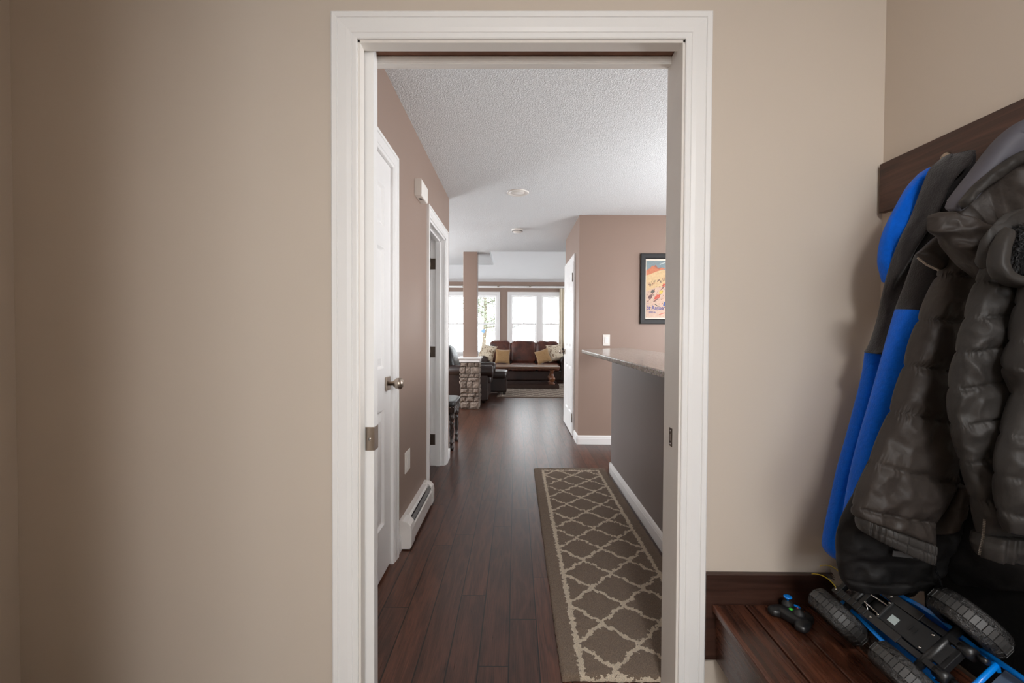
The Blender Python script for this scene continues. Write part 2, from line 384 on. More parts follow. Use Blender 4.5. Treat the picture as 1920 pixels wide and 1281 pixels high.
# ------------------------------------------------------------------ shell
def walls():
    b = MB()   # mudroom side of the doorway wall: beige leaf
    b.box(LX - .1, OL - .018, FY, FY + .033, 0, 2.44); b.box(OR + .018, RX + .1, FY, FY + .06, 0, 2.44); b.box(OL - .018, OR + .018, FY, FY + .03, OT + .018, 2.44)
    struct('wall_front', b, M['beige'], 'beige mudroom wall around the white cased doorway', 'wall')
    b = MB()   # hall side leaf
    b.box(-.74, OL - .018, FB - .033, FB, 0, HC); b.box(OR + .018, 5.0, FB - .06, FB, 0, HC); b.box(OL - .018, OR + .018, FB - .036, FB, OT + .018, HC)
    struct('wall_rear', b, M['brown'], 'brown hall side of the doorway wall', 'wall')
    struct('wall_left', MB().box(LX - .1, LX, -1.7, FY, 0, 2.44), M['beige'], 'beige mudroom wall at the left frame edge', 'wall')
    struct('wall_right', MB().box(RX, RX + .1, -1.7, FY, 0, 2.44), M['beige'], 'beige mudroom wall behind the coat rail', 'wall')
    b = MB(); b.box(LX, -.2, -1.8, -1.7, 0, 2.44); b.box(.9, RX, -1.8, -1.7, 0, 2.44); b.box(-.2, .9, -1.8, -1.7, 0, 1.0); b.box(-.2, .9, -1.8, -1.7, 2.1, 2.44)
    struct('wall_back', b, M['beige'], 'beige mudroom wall behind the camera', 'wall')
    struct('wall_shadow_block', MB().box(LX, -.60, .05, .40, 0, 2.44), M['beige'], 'unseen beige block added beside the camera to shade the mudroom wall', 'wall')  # added out of view to cast the soft shadow on the left wall
    struct('ceiling_mudroom', MB().box(LX - .1, RX + .1, -1.8, FY, 2.44, 2.5), M['smooth_ceil'], 'white mudroom ceiling', 'ceiling')
    struct('floor_mudroom', MB().box(LX - .1, RX + .1, -1.8, FY + .03, -.06, 0), M['tile'], 'grey tiled mudroom floor', 'floor')
    struct('floor', MB().box(-5.0, 5.0, FY + .03, FAR + .1, -.06, 0), M['planks'], 'dark brown hardwood plank floor of the hall', 'floor')
    # hall left wall with two doorways
    D1a, D1b, D2a, D2b, DH = 1.56, 2.268, 3.235, 3.985, 1.985
    b = MB(); x0, x1 = HX - .12, HX
    b.box(x0, x1, FB, D1a - .019, 0, HC); b.box(x0, x1, D1b + .019, D2a, 0, HC); b.box(x0, x1, D2b, 4.215, 0, HC)
    b.box(x0, x1, D1a - .019, D1b + .019, DH + .019, HC); b.box(x0, x1, D2a, D2b, DH, HC)
    struct('wall_hall', b, M['brown'], 'brown hall wall with two white doorways on the left', 'wall')
    struct('wall_dining', MB().box(-5.0, HX - .12, 4.095, 4.215, 0, HC), M['brown'], 'brown dining wall behind the dark turned leg chair', 'wall')
    b = MB(); b.box(-2.6, -2.5, FB, 4.095, 0, HC); b.box(-2.6, HX - .12, 2.6, 2.7, 0, HC); b.box(-2.6, -.74, FB - .04, FB, 0, HC)
    struct('wall_bath', b, M['beige'], 'beige side room wall beyond the open hall door', 'wall')
    struct('wall_kitchen', MB().box(KX, 5.0, KY, 6.08, 0, HC), M['brown'], 'brown wall carrying the framed poster', 'wall')
    # bar half wall
    struct('wall_bar', MB().box(.80, .92, FB, 3.785, 0, 1.0), M['gray'], 'grey brown half wall under the granite counter', 'wall')
    # outer walls of kitchen and living room (off camera, with window openings)
    b = MB(); x0, x1 = 5.0, 5.1
    b.box(x0, x1, FB - .06, 2.0, 0, HC); b.box(x0, x1, 2.0, 4.2, 2.2, HC); b.box(x0, x1, 4.2, KY, 0, HC)
    struct('wall_east', b, M['brown'], 'brown kitchen window wall out of view', 'wall')
    b = MB(); b.box(5.0, 5.1, 6.08, 7.4, 0, 4); b.box(5.0, 5.1, 10.6, FAR, 0, 4); b.box(5.0, 5.1, 7.4, 10.6, 0, .5); b.box(5.0, 5.1, 7.4, 10.6, 2.15, 4)
    struct('wall_living_right', b, M['brown'], 'brown living room side wall', 'wall')
    b = MB(); b.box(-5.1, -5.0, 4.1, 5.2, 0, 4); b.box(-5.1, -5.0, 10.6, FAR, 0, 4); b.box(-5.1, -5.0, 5.2, 10.6, 0, .5); b.box(-5.1, -5.0, 5.2, 10.6, 2.15, 4)
    struct('wall_living_left', b, M['brown'], 'brown dining side wall with windows', 'wall')
    # far wall with two window openings
    W1, W2, zb, zt = (-1.78, -.47), (-.135, 1.13), .66, 2.115
    b = MB(); y0, y1 = FAR, FAR + .14
    b.box(-5.1, W1[0], y0, y1, 0, 2.6); b.box(W1[1], W2[0], y0, y1, 0, 2.6); b.box(W2[1], 5.1, y0, y1, 0, 2.6)
    for w in (W1, W2): b.box(w[0], w[1], y0, y1, 0, zb); b.box(w[0], w[1], y0, y1, zt, 2.6)
    struct('wall_far', b, M['brown'], 'brown living room window wall behind the sofa', 'wall')
    # ceilings: flat popcorn over hall, kitchen and dining; raised sloping part over the sofa
    b = MB(); b.box(-5.1, 5.1, FB - .1, 6.93, HC, HC + .08); b.box(-5.1, -.41, 6.93, 8.31, HC, HC + .08)
    struct('ceiling', b, M['popcorn'], 'white popcorn textured hall ceiling', 'ceiling')
    b = MB()
    def slab(p):
        q = [Vector(v) + Vector((0, 0, .08)) for v in p]
        b.loft([[Vector(v) for v in p], q], False)
    slab([(-5.1, FAR, 2.44), (5.1, FAR, 2.44), (5.1, 7.6, 3.75), (-5.1, 7.6, 3.75)])
    slab([(-5.1, 7.6, 3.75), (5.1, 7.6, 3.75), (5.1, 6.9, 3.75), (-5.1, 6.9, 3.75)])
    b.box(-5.1, 5.1, 6.85, 6.93, HC + .08, 3.85)
    struct('ceiling_slope', b, M['smooth_ceil'], 'smooth sloping ceiling above the sofa', 'ceiling')
    return W1, W2, zb, zt, D1a, D1b, D2a, D2b, DH
W1, W2, WZB, WZT, D1a, D1b, D2a, D2b, DH = walls()

# ------------------------------------------------------------------ trim
PROF = [(0, 0), (0, .009), (.003, .011), (.014, .012), (.0158, .0088), (.0178, .0125), (.030, .015), (.055, .0165), (.0572, .0132), (.0595, .018), (.072, .0195), (.075, .0175), (.075, 0)]
def casing(mb, plane, l, r, top, face, sgn, k=1.0, zb=0.0, bottom=False, prof=PROF):
    """mitred casing round an opening; plane 'Y': opening spans X on a wall facing sgn*Y, plane 'X': spans Y"""
    def P(a, z, d):
        return Vector((a, face + sgn * d, z)) if plane == 'Y' else Vector((face + sgn * d, a, z))
    paths = []
    for u, d in prof:
        u *= k
        paths.append([P(l - u, zb, d), P(l - u, top + u, d), P(r + u, top + u, d), P(r + u, zb, d)])
    n = len(prof)
    for i in range(3):
        mb.loft([[paths[j][i] for j in range(n)], [paths[j][i + 1] for j in range(n)]], False)
    return mb
BPROF = [(0, 0), (.014, 0), (.014, .062), (.0115, .068), (.0125, .074), (.007, .088), (0, .092)]
def base(mb, a, b, nrm):
    """baseboard run from a to b (xy), sticking out along nrm"""
    A = Vector((a[0], a[1], 0)); B = Vector((b[0], b[1], 0)); N = Vector((nrm[0], nrm[1], 0))
    mb.loft([[A + N * d + Vector((0, 0, z)) for d, z in BPROF], [B + N * d + Vector((0, 0, z)) for d, z in BPROF]], False)
    return mb

b = MB(); casing(b, 'Y', OL - .007, OR + .007, OT + .008, FY, -1)
t1 = struct('trim_1', b, M['white'], 'wide white casing around the near doorway', 'door trim')
b = MB()   # jambs: split on the left for the pocket door, full on the right, split head with track slot
b.box(OL - .018, OL, FY - .002, FY + .034, 0, OT + .018)
b.box(OL - .018, OL, FB - .034, FB + .002, 0, OT)
b.box(OR, OR + .018, FY - .002, FB + .002, 0, OT + .018)
b.box(OL - .018, OR + .018, FY - .002, FY + .040, OT, OT + .018)
b.box(OL, OR, FB - .036, FB + .002, OT, OT + .036)
b.box(OL, OR, FB - .036, FB - .020, OT - .006, OT)
b.build('jamb', M['jamb'], t1, bevel=.0012)
MB().box(OL - .018, OR, FY + .04, FB - .036, OT + .020, OT + .035).build('track_slot', M['slot'], t1)
# strike plate on the right jamb
b = MB(); b.box(OR - .0015, OR, 1.421, 1.447, .815, .872); b.build('strike_plate', M['dark_metal'], t1)
b = MB(); b.box(OR - .0022, OR - .0016, 1.430, 1.437, .832, .852)
for z in (.822, .863): b.lathe([(.0001, 0), (.004, 0), (.003, .001), (.0001, .0012)], frame_to((-1, 0, 0), (OR - .0016, 1.434, z)), 10)
b.build('strike_screw', M['chrome'], t1)

b = MB(); casing(b, 'X', D1a, D1b, DH, HX, 1)
b.box(HX - .11, HX, D1b, D1b + .018, 0, DH); b.box(HX - .11, HX, D1a - .018, D1a, 0, DH); b.box(HX - .11, HX, D1a, D1b, DH, DH + .018); b.box(HX - .075, HX - .041, D1b - .014, D1b, 0, DH); b.box(HX - .075, HX - .041, D1a, D1a + .014, 0, DH)
struct('trim_2', b, M['white'], 'white casing around the closed hall door with the round knob', 'door trim')
b = MB(); casing(b, 'X', D2a, D2b, DH, HX, 1); 
b.box(HX - .125, HX, D2b - .018, D2b, 0, DH); b.box(HX - .125, HX, D2a, D2a + .018, 0, DH); b.box(HX - .125, HX, D2a, D2b, DH - .018, DH)
b.box(HX - .075, HX - .04, D2b - .032, D2b - .018, 0, DH - .018); b.box(HX - .075, HX - .04, D2a + .018, D2a + .032, 0, DH - .018); b.box(HX - .075, HX - .04, D2a + .018, D2b - .018, DH - .032, DH - .018)
t3 = struct('trim_3', b, M['white'], 'white casing and jamb of the open doorway at the hall end', 'door trim')
for z in (1.765, .999, .231):
    b = MB(); b.box(HX - .122, HX - .082, D2b - .020, D2b - .0175, z - .047, z + .047); b.tube([(HX - .127, D2b - .022, z - .048), (HX - .127, D2b - .022, z + .048)], .006, 8)
    b.build('hinge', M['dark_metal'], t3)
b = MB(); casing(b, 'X', 5.125, 5.955, 1.975, KX, -1)
struct('trim_4', b, M['white'], 'white casing around the closet door past the poster wall', 'door trim')

b = MB()
base(b, (HX, D1b + .075), (HX, 3.16), (1, 0)); base(b, (HX, 4.06), (HX, 4.229), (1, 0)); base(b, (HX - 1.5, 4.215), (HX + .014, 4.215), (0, 1))
struct('baseboard_left', b, M['white'], 'white baseboard along the hall wall', 'baseboard')
b = MB(); base(b, (.80, FB), (.80, 3.799), (-1, 0)); base(b, (.786, 3.785), (.92, 3.785), (0, 1))
struct('baseboard_right', b, M['white'], 'white baseboard under the granite bar beside the runner', 'baseboard')
b = MB(); base(b, (KX - .014, KY), (2.0, KY), (0, -1)); base(b, (KX, KY - .014), (KX, 5.05), (-1, 0)); base(b, (KX, 6.03), (KX, 6.094), (-1, 0))
struct('baseboard_kitchen', b, M['white'], 'white baseboard under the poster wall', 'baseboard')
b = MB(); base(b, (-5, FAR), (5, FAR), (0, -1)); struct('baseboard_far', b, M['white'], 'white baseboard of the window wall', 'baseboard')

# ------------------------------------------------------------------ six panel doors
def six_panel(W, H, T=.035):
    """slab in local x 0..W, z 0..H, y +-T/2; panels sunk on both faces"""
    st, mid = W * .155, W * .135
    pw = (W - 2 * st - mid) / 2
    rows = [(.24, .80), (1.00, 1.575), (1.68, 1.87)]
    rows = [(a * H / 2.0, c * H / 2.0) for a, c in rows]
    mb = MB()
    for x0, x1 in ((0, st), (W - st, W), (st + pw, st + pw + mid)): mb.box(x0, x1, -T/2, T/2, 0, H)
    zs = [0] + [z for r in rows for z in r] + [H]
    for i in range(0, len(zs), 2):
        for x0 in (st, st + pw + mid): mb.box(x0, x0 + pw, -T/2, T/2, zs[i], zs[i + 1])
    for z0, z1 in rows:
        for x0 in (st, st + pw + mid):
            for s in (-1, 1):
                def q(i, y): return [Vector((x0 + i, s * y, z0 + i)), Vector((x0 + pw - i, s * y, z0 + i)), Vector((x0 + pw - i, s * y, z1 - i)), Vector((x0 + i, s * y, z1 - i))]
                mb.loft([q(0, T/2), q(.012, T/2 - .010), q(.020, T/2 - .010), q(.048, T/2 - .003), q(.05, T/2 - .003)], False, False)
                mb.add(q(.05, T/2 - .003), [(0, 1, 2, 3)])
    return mb
def place(mb, M_):
    mb.v = [M_ @ v for v in mb.v]; return mb
def knob(parent, p, d, up=(0, 0, 1), square=True):
    F_ = frame_to(d, p, up)
    b = MB()
    if square: b.box(-.033, .033, -.033, .033, 0, .009, M=F_)
    else: b.lathe([(.0001, 0), (.032, 0), (.03, .008), (.012, .010), (.0001, .010)], F_, 20)
    b.build('rosette', M['nickel'], parent, bevel=.002)
    b = MB(); b.lathe([(.010, .008), (.010, .030), (.016, .034), (.026, .046), (.0285, .058), (.026, .070), (.016, .078), (.004, .080), (.0001, .080)], F_, 24)
    b.build('knob', M['nickel'], parent)

# door_1: sliding pocket door, mostly inside the left wall
d = thing('door_1', (OL, 1.437, 0), 'white pocket door edge standing a few centimetres out of the left jamb', 'pocket door', kind='structure')
MB().box(OL - .85, OL + .025, 1.418, 1.456, .012, OT + .03).build('slab', M['white'], d, bevel=.001)
b = MB(); b.box(OL - .002, OL + .0265, 1.4165, 1.4182, .798, .872); b.box(OL + .0248, OL + .0268, 1.4165, 1.4575, .798, .872)
b.build('edge_pull', M['nickel'], d, bevel=.0008)
b = MB(); b.lathe([(.0001, 0), (.0045, 0), (.0042, .0012), (.0001, .0014)], frame_to((0, -1, 0), (OL + .012, 1.4165, .834)), 12); b.build('pull_screw', M['chrome'], d)
# door_2: closed six panel door in the hall's left wall
d = thing('door_2', (HX - .03, D1a, 0), 'white six panel hall door with a brushed nickel ball knob', 'door', kind='structure')
mb = place(six_panel(D1b - D1a - .003, DH - .016), Matrix.Translation((HX - .022, D1a + .0015, .014)) @ Matrix.Rotation(PI/2, 4, 'Z'))
mb.build('slab', M['white'], d)
knob(d, (HX - .0045, D1b - .065, .920), (1, 0, 0))
# door_3: open door swung into the side room
d = thing('door_3', (HX - .13, D2b - .03, 0), 'white door swung open into the side room, edge on', 'door', kind='structure')
mb = place(six_panel(.70, DH - .03), Matrix.Translation((HX - .135, D2b - .045, .012)) @ Matrix.Rotation(PI - .03, 4, 'Z'))
mb.build('slab', M['white'], d)
# door_4: closet door in the side of the poster wall
d = thing('door_4', (KX, 5.13, 0), 'white six panel closet door past the poster wall', 'door', kind='structure')
mb = place(six_panel(.82, 1.965), Matrix.Translation((KX - .0025, 5.13, .01)) @ Matrix.Rotation(PI/2, 4, 'Z'))
mb.build('slab', M['white'], d)
knob(d, (KX - .02, 5.895, .93), (-1, 0, 0))
for z in (1.797, .209):
    b = MB(); b.tube([(KX - .024, 5.133, z - .05), (KX - .024, 5.133, z + .05)], .006, 8); b.box(KX - .021, KX - .019, 5.133, 5.16, z - .05, z + .05); b.build('hinge', M['dark_metal'], d)

# ------------------------------------------------------------------ windows
def window(name, w, label, mull):
    root = thing(name, ((w[0] + w[1]) / 2, FAR, WZB), label, 'window', kind='structure')
    b = MB(); casing(b, 'Y', w[0], w[1], WZT, FAR, -1, 1.0, WZB)
    b.box(w[0] - .11, w[1] + .11, FAR - .05, FAR + .06, WZB - .03, WZB); b.box(w[0] - .08, w[1] + .08, FAR - .016, FAR, WZB - .11, WZB - .03)
    for x0, x1 in ((w[0], w[0] + .022), (w[1] - .022, w[1])): b.box(x0, x1, FAR, FAR + .14, WZB, WZT)
    b.box(w[0] + .022, mull - .07, FAR, FAR + .14, WZT - .022, WZT); b.box(mull + .07, w[1] - .022, FAR, FAR + .14, WZT - .022, WZT); b.box(mull - .07, mull + .07, FAR - .012, FAR + .14, WZB, WZT)
    b.build('frame', M['white'], root)
    mid = 1.388
    for x0, x1 in ((w[0] + .022, mull - .07), (mull + .07, w[1] - .022)):
        for k, (z0, z1, y) in enumerate(((WZB, mid + .018, FAR + .05), (mid - .018, WZT - .022, FAR + .085))):
            s_ = MB(); s_.box(x0, x0 + .036, y, y + .03, z0, z1); s_.box(x1 - .036, x1, y, y + .03, z0, z1); s_.box(x0 + .036, x1 - .036, y, y + .03, z0, z0 + .036); s_.box(x0 + .036, x1 - .036, y, y + .03, z1 - .036, z1)
            if k == 0: s_.box((x0 + x1) / 2 - .025, (x0 + x1) / 2 + .025, y - .006, y + .02, z1, z1 + .018)
            so = s_.build('sash', M['white'], root)
            MB().box(x0 + .036, x1 - .036, y + .012, y + .016, z0 + .036, z1 - .036).build('pane', M['glass'], so)
window('window_1', W1, 'white twin sash window partly behind the post', (W1[0] + W1[1]) / 2)
window('window_2', W2, 'white twin sash window above the sofa beside the curtain', .586)

# ------------------------------------------------------------------ hall fittings
cty = [(.585, FB), (1.15, FB), (1.15, 4.62), (1.10, 4.66), (.605, 4.10), (.585, 4.04)]
b = MB().prism(cty, .992, 1.022)
tag(b.build('countertop', M['granite'], origin=(.85, 3, .992), bevel=.006), 'speckled grey granite bar top overhanging the grey half wall', 'countertop')

# runner rug with a shaggy pile
RX0, RX1, RY0, RY1 = .1605, .766, FB + .004, 3.868
M['runner'] = trellis('trellis_runner_pile', S(120, 101, 84), S(160, 139, 119), S(240, 224, 200), RX0, RX1, RY0 - .078, RY1, .072, 2, .2507, 1.664)
def rug(name, x0, x1, y0, y1, h, step, mat, label, jit):
    nu, nv = int((x1 - x0) / step), int((y1 - y0) / step); mb = MB()
    rnd = random.Random(3)
    def fn(u, v):
        e = min(u, 1 - u, v, 1 - v)
        z = h * (1 - (.5 if e < .001 else 0)) + rnd.uniform(-jit, jit)
        return Vector((x0 + (x1 - x0) * u + rnd.uniform(-jit, jit) * .8, y0 + (y1 - y0) * v + rnd.uniform(-jit, jit) * .8, z))
    mb.grid(fn, nu, nv)
    # skirt down to the floor
    n = nu + 1
    ring = [i for i in range(n)] + [j * n + nu for j in range(1, nv + 1)] + [nv * n + i for i in range(nu - 1, -1, -1)] + [j * n for j in range(nv - 1, 0, -1)]
    k = len(mb.v); mb.v += [Vector((mb.v[i].x, mb.v[i].y, .0005)) for i in ring]
    for a in range(len(ring)):
        c = (a + 1) % len(ring); mb.f.append([ring[a], k + a, k + c, ring[c]]); mb.m.append(0); mb.sm.append(True)
    return tag(mb.build(name, mat), label, 'rug')
rug('runner_rug', RX0, RX1, RY0, RY1, .018, .009, M['runner'], 'long taupe runner rug with cream trellis lattice on the hall floor', .0035)
AX0, AX1, AY0, AY1 = -.34, 2.4, 8.18, 10.40
M['area'] = trellis('trellis_area_rug_pile', S(104, 84, 70), S(134, 112, 96), S(214, 198, 176), AX0, AX1, AY0, AY1, .10, 10, .27, 8.4, .6)
rug('area_rug', AX0, AX1, AY0, AY1, .011, .05, M['area'], 'brown and cream trellis area rug under the coffee table', .001)
rug('floor_rug', -2.3, -.87, 5.95, 7.32, .012, .04, M['tanrug'], 'small tan rug left of the stone pier', .003)

# baseboard heater on the left wall
h = thing('baseboard_heater', (HX, 2.75, 0), 'white baseboard heater low on the hall wall between the two doors', 'heater')
y0, y1 = 2.412, 3.095; X = HX
def hprof(y, pts): return [Vector((X + a, y, z)) for a, z in pts]
b = MB(); cp = [(0, .006), (.058, .006), (.067, .02), (.068, .105), (.062, .132), (.045, .151), (.02, .160), (0, .160)]
for a, c in ((y0, y0 + .085), (y1 - .07, y1)):
    e = MB(); e.loft([hprof(a, cp), hprof(c, cp)], False); e.build('end_cap', M['enamel'], h, bevel=.002)
b = MB(); bp = [(0, .02), (.004, .02), (.004, .150), (.030, .150), (.040, .142), (.040, .146), (.030, .155), (0, .155)]
b.loft([hprof(y0 + .08, bp), hprof(y1 - .065, bp)], False); b.build('back_plate', M['enamel'], h)
b = MB(); fp = [(.056, .028), (.062, .022), (.064, .104), (.058, .112), (.055, .110), (.059, .102)]
b.loft([hprof(y0 + .08, fp), hprof(y1 - .065, fp)], False); b.build('front_panel', M['enamel'], h)
b = MB(); dp = [(.044, .138), (.056, .120), (.058, .121), (.046, .140)]
b.loft([hprof(y0 + .085, dp), hprof(y1 - .07, dp)], False); b.build('damper', M['slat_wire'], h)
b = MB()
for i in range(48):
    y = y0 + .1 + i * (y1 - y0 - .19) / 47; b.box(X + .006, X + .050, y, y + .0012, .045, .100)
b.tube([(X + .028, y0 + .08, .072), (X + .028, y1 - .07, .072)], .010, 10)
b.build('fins', M['slat_wire'], h)

# wall box, blank plate, light switch
h = thing('alarm_box', (HX, 2.87, 2.05), 'small white alarm sounder box high on the hall wall above the heater', 'alarm box')
b = MB(); pr = [(0, 2.003), (.040, 2.003), (.0445, 2.008), (.0445, 2.098), (.040, 2.105), (0, 2.105)]
b.loft([[Vector((HX + a, 2.777, z)) for a, z in pr], [Vector((HX + a, 2.968, z)) for a, z in pr]], False); b.build('cover', M['plastic_w'], h, bevel=.002)
b = MB()
for k in range(4): b.box(HX + .012, HX + .030, 2.838 + k*.011, 2.843 + k*.011, 2.0022, 2.0035)
b.build('sounder_vent', M['black'], h)
h = thing('wall_plate', (HX, 2.595, .43), 'white rectangular wall plate between the hall door and the heater', 'wall plate')
MB().box(HX, HX + .005, 2.535, 2.650, .372, .492).build('plate', M['plastic_w'], h, bevel=.002)
MB().box(HX + .005, HX + .0075, 2.572, 2.613, .396, .468).build('insert', M['plastic_w'], h, bevel=.0015)
h = thing('light_switch', (.951, KY, 1.096), 'white rocker light switch on the brown wall above the granite bar top', 'light switch')
MB().box(.914, .987, KY - .005, KY, 1.038, 1.155).build('plate', M['plastic_w'], h, bevel=.002)
MB().box(.934, .967, KY - .009, KY - .004, 1.063, 1.13).build('rocker', M['white'], h, bevel=.002)

# ceiling fittings
p = at(971, 361, Z=HC); h = thing('recessed_downlight', (p.x, p.y, HC), 'round white recessed ceiling light in the hall', 'ceiling light')
b = MB(); b.lathe([(.098, 0), (.096, -.006), (.088, -.009), (.072, -.006), (.066, .0), (.060, -.001), (.060, 0)], Matrix.Translation(p), 40, caps=False); b.build('trim_ring', M['plastic_w'], h)
b = MB(); b.lathe([(.0001, -.002), (.061, -.002), (.061, -.001), (.0001, -.001)], Matrix.Translation(p), 32); b.build('lens', M['plastic_w'], h)
q = at(970, 430, Z=HC); h = thing('smoke_detector', (q.x, q.y, HC), 'round white smoke detector on the ceiling further down the hall', 'smoke detector')
b = MB(); b.lathe([(.0001, -.042), (.045, -.040), (.056, -.030), (.066, -.020), (.068, -.008), (.066, 0), (.0001, 0)], Matrix.Translation(q), 32); b.build('cover', M['plastic_w'], h)
b = MB(); b.lathe([(.0578, -.029), (.062, -.0265), (.0635, -.0235), (.0595, -.026)], Matrix.Translation(q), 32, caps=False); b.build('vent_ring', M['black_matte'], h)
HALL_LIGHT = p

# framed poster: a generic ski scene with the place name
px0, px1, pz0, pz1 = 1.297, 1.82, 1.267, 2.0
h = thing('framed_poster', ((px0 + px1) / 2, KY, pz0), 'black framed ski poster with orange peak and blue lettering on the brown wall', 'poster')
b = MB(); fw = .055
prf = [(0, 0), (0, .022), (.006, .026), (fw - .012, .024), (fw - .004, .016), (fw, .010), (fw, 0)]
def rect_frame(mb, x0, x1, z0, z1, face, prof):
    C = [(x0, z0, 1, 1), (x1, z0, -1, 1), (x1, z1, -1, -1), (x0, z1, 1, -1)]
    rings = [[Vector((x + sx * u, face - d, z + sz * u)) for u, d in prof] for x, z, sx, sz in C]
    n = len(prof)
    for i in range(4): mb.loft([rings[i], rings[(i + 1) % 4]], False, False)
rect_frame(b, px0, px1, pz0, pz1, KY, prf); b.build('frame', M['black_matte'], h)
MB().box(px0 + fw - .002, px1 - fw + .002, KY - .008, KY - .001, pz0 + fw - .002, pz1 - fw + .002).build('border', plain('off_white_paper', S(226, 218, 204), .6), h)
ax0, ax1, az0, az1 = px0 + fw + .006, px1 - fw - .006, pz0 + fw + .012, pz1 - fw - .018
AW, AH = ax1 - ax0, az1 - az0
art = MB(); ART = [S(122, 138, 142), S(194, 118, 84), S(158, 100, 86), S(206, 176, 132), S(200, 170, 150), S(104, 72, 70), S(194, 82, 62), S(206, 178, 78), S(70, 92, 150), S(84, 80, 72), S(190, 196, 194)]
def poly(pts, mi, lift):
    art.prism([(ax0 + u * AW, az0 + v * AH) for u, v in pts], 0, .0004, Matrix.Translation((0, KY - .0085 - lift, 0)) @ Matrix.Rotation(PI/2, 4, 'X'), mi=mi)
poly([(0, 0), (1, 0), (1, 1), (0, 1)], 3, 0)
poly([(0, .80), (1, .88), (1, 1), (0, 1)], 0, .0003)
poly([(0, .74), (.12, .77), (.3, .82), (.5, .86), (.40, .885), (.30, .875), (.24, .93), (.20, .905), (.15, .915), (.10, .87), (0, .83)], 1, .0006)
poly([(.20, .905), (.24, .93), (.30, .875), (.40, .885), (.34, .85), (.27, .865)], 2, .0008)
poly([(.34, .94), (.48, .975), (.5, .965), (.36, .93)], 10, .0006)
poly([(0, 0), (1, 0), (1, .60), (.5, .56), (.2, .52), (0, .46)], 4, .0003)
rr = random.Random(5)
for k in range(26):   # distant crowd of dabs
    u, v = .06 + rr.random() * .42, 0; v = .56 + .20 * u + rr.uniform(-.03, .035)
    poly([(u, v), (u + .012, v + .002), (u + .02, v + .03), (u + .008, v + .028)], rr.choice([5, 5, 2, 9]), .0009 + k * .00001)
for (u, v, s, mi) in ((.17, .46, 1.0, 9), (.10, .36, 1.0, 5), (.30, .37, 1.1, 6), (.38, .45, 1.0, 7), (.46, .57, .9, 6), (.50, .24, 1.2, 8), (.25, .345, .8, 6)):
    poly([(u - .05*s, v - .02*s), (u + .01*s, v - .035*s), (u + .06*s, v + .0*s), (u + .05*s, v + .04*s), (u + .015*s, v + .028*s), (u - .02*s, v + .035*s)], mi, .0012 + v * .0002)
    poly([(u - .09*s, v - .085*s), (u - .07*s, v - .085*s), (u + .04*s, v - .02*s), (u + .025*s, v - .015*s)], 5, .0011)
for k in range(70):   # loose brush dabs round the skiers
    u, v = rr.uniform(.03, .52), rr.uniform(.20, .62); a_ = rr.uniform(.3, .9); L_ = rr.uniform(.012, .04)
    du, dv = L_ * math.cos(a_), L_ * math.sin(a_) * .7; w_ = rr.uniform(.003, .008)
    poly([(u, v), (u + w_, v - w_), (u + du + w_, v + dv - w_), (u + du, v + dv)], rr.choice([5, 2, 1, 4, 3, 5, 6, 9, 8]), .0013 + k * .000008)
poly([(.22, .235), (.30, .20), (.36, .198), (.36, .206), (.31, .21), (.24, .245)], 9, .001)
poly([(.34, .05), (.52, .085), (.52, .095), (.34, .06)], 6, .001)
art.build('print', [plain('ink_%d' % i, c, .55, var=.1, vscale=60) for i, c in enumerate(ART)], h)
def text(name, body, size, x, z, mat, parent, sx=1.0, off=0.0):
    cu = bpy.data.curves.new(name, 'FONT'); cu.body = body; cu.size = size; cu.extrude = .0003; cu.offset = off
    o = bpy.data.objects.new(name, cu); COL.objects.link(o); o.parent = parent; o.rotation_euler = (PI/2, 0, 0); o.scale = (sx, 1, 1)
    cu.materials.append(mat)
    bpy.context.view_layer.update()
    me = bpy.data.meshes.new_from_object(o); o2 = bpy.data.objects.new(name, me); COL.objects.link(o2); bpy.data.objects.remove(o)
    o2.parent = parent; o2.rotation_euler = (PI/2, 0, 0); o2.scale = (sx, 1, 1); o2.location = Vector((x, KY - .0108, z)) - wloc(parent); return o2
ink = plain('blue_ink', S(58, 66, 140), .5)
text('title', 'St\u00b7Anton', .062, ax0 + .006, az0 + .083, ink, h, .80, .0008)
text('subtitle', '1304 m.', .030, ax0 + .018, az0 + .048, ink, h, .9, .0003)

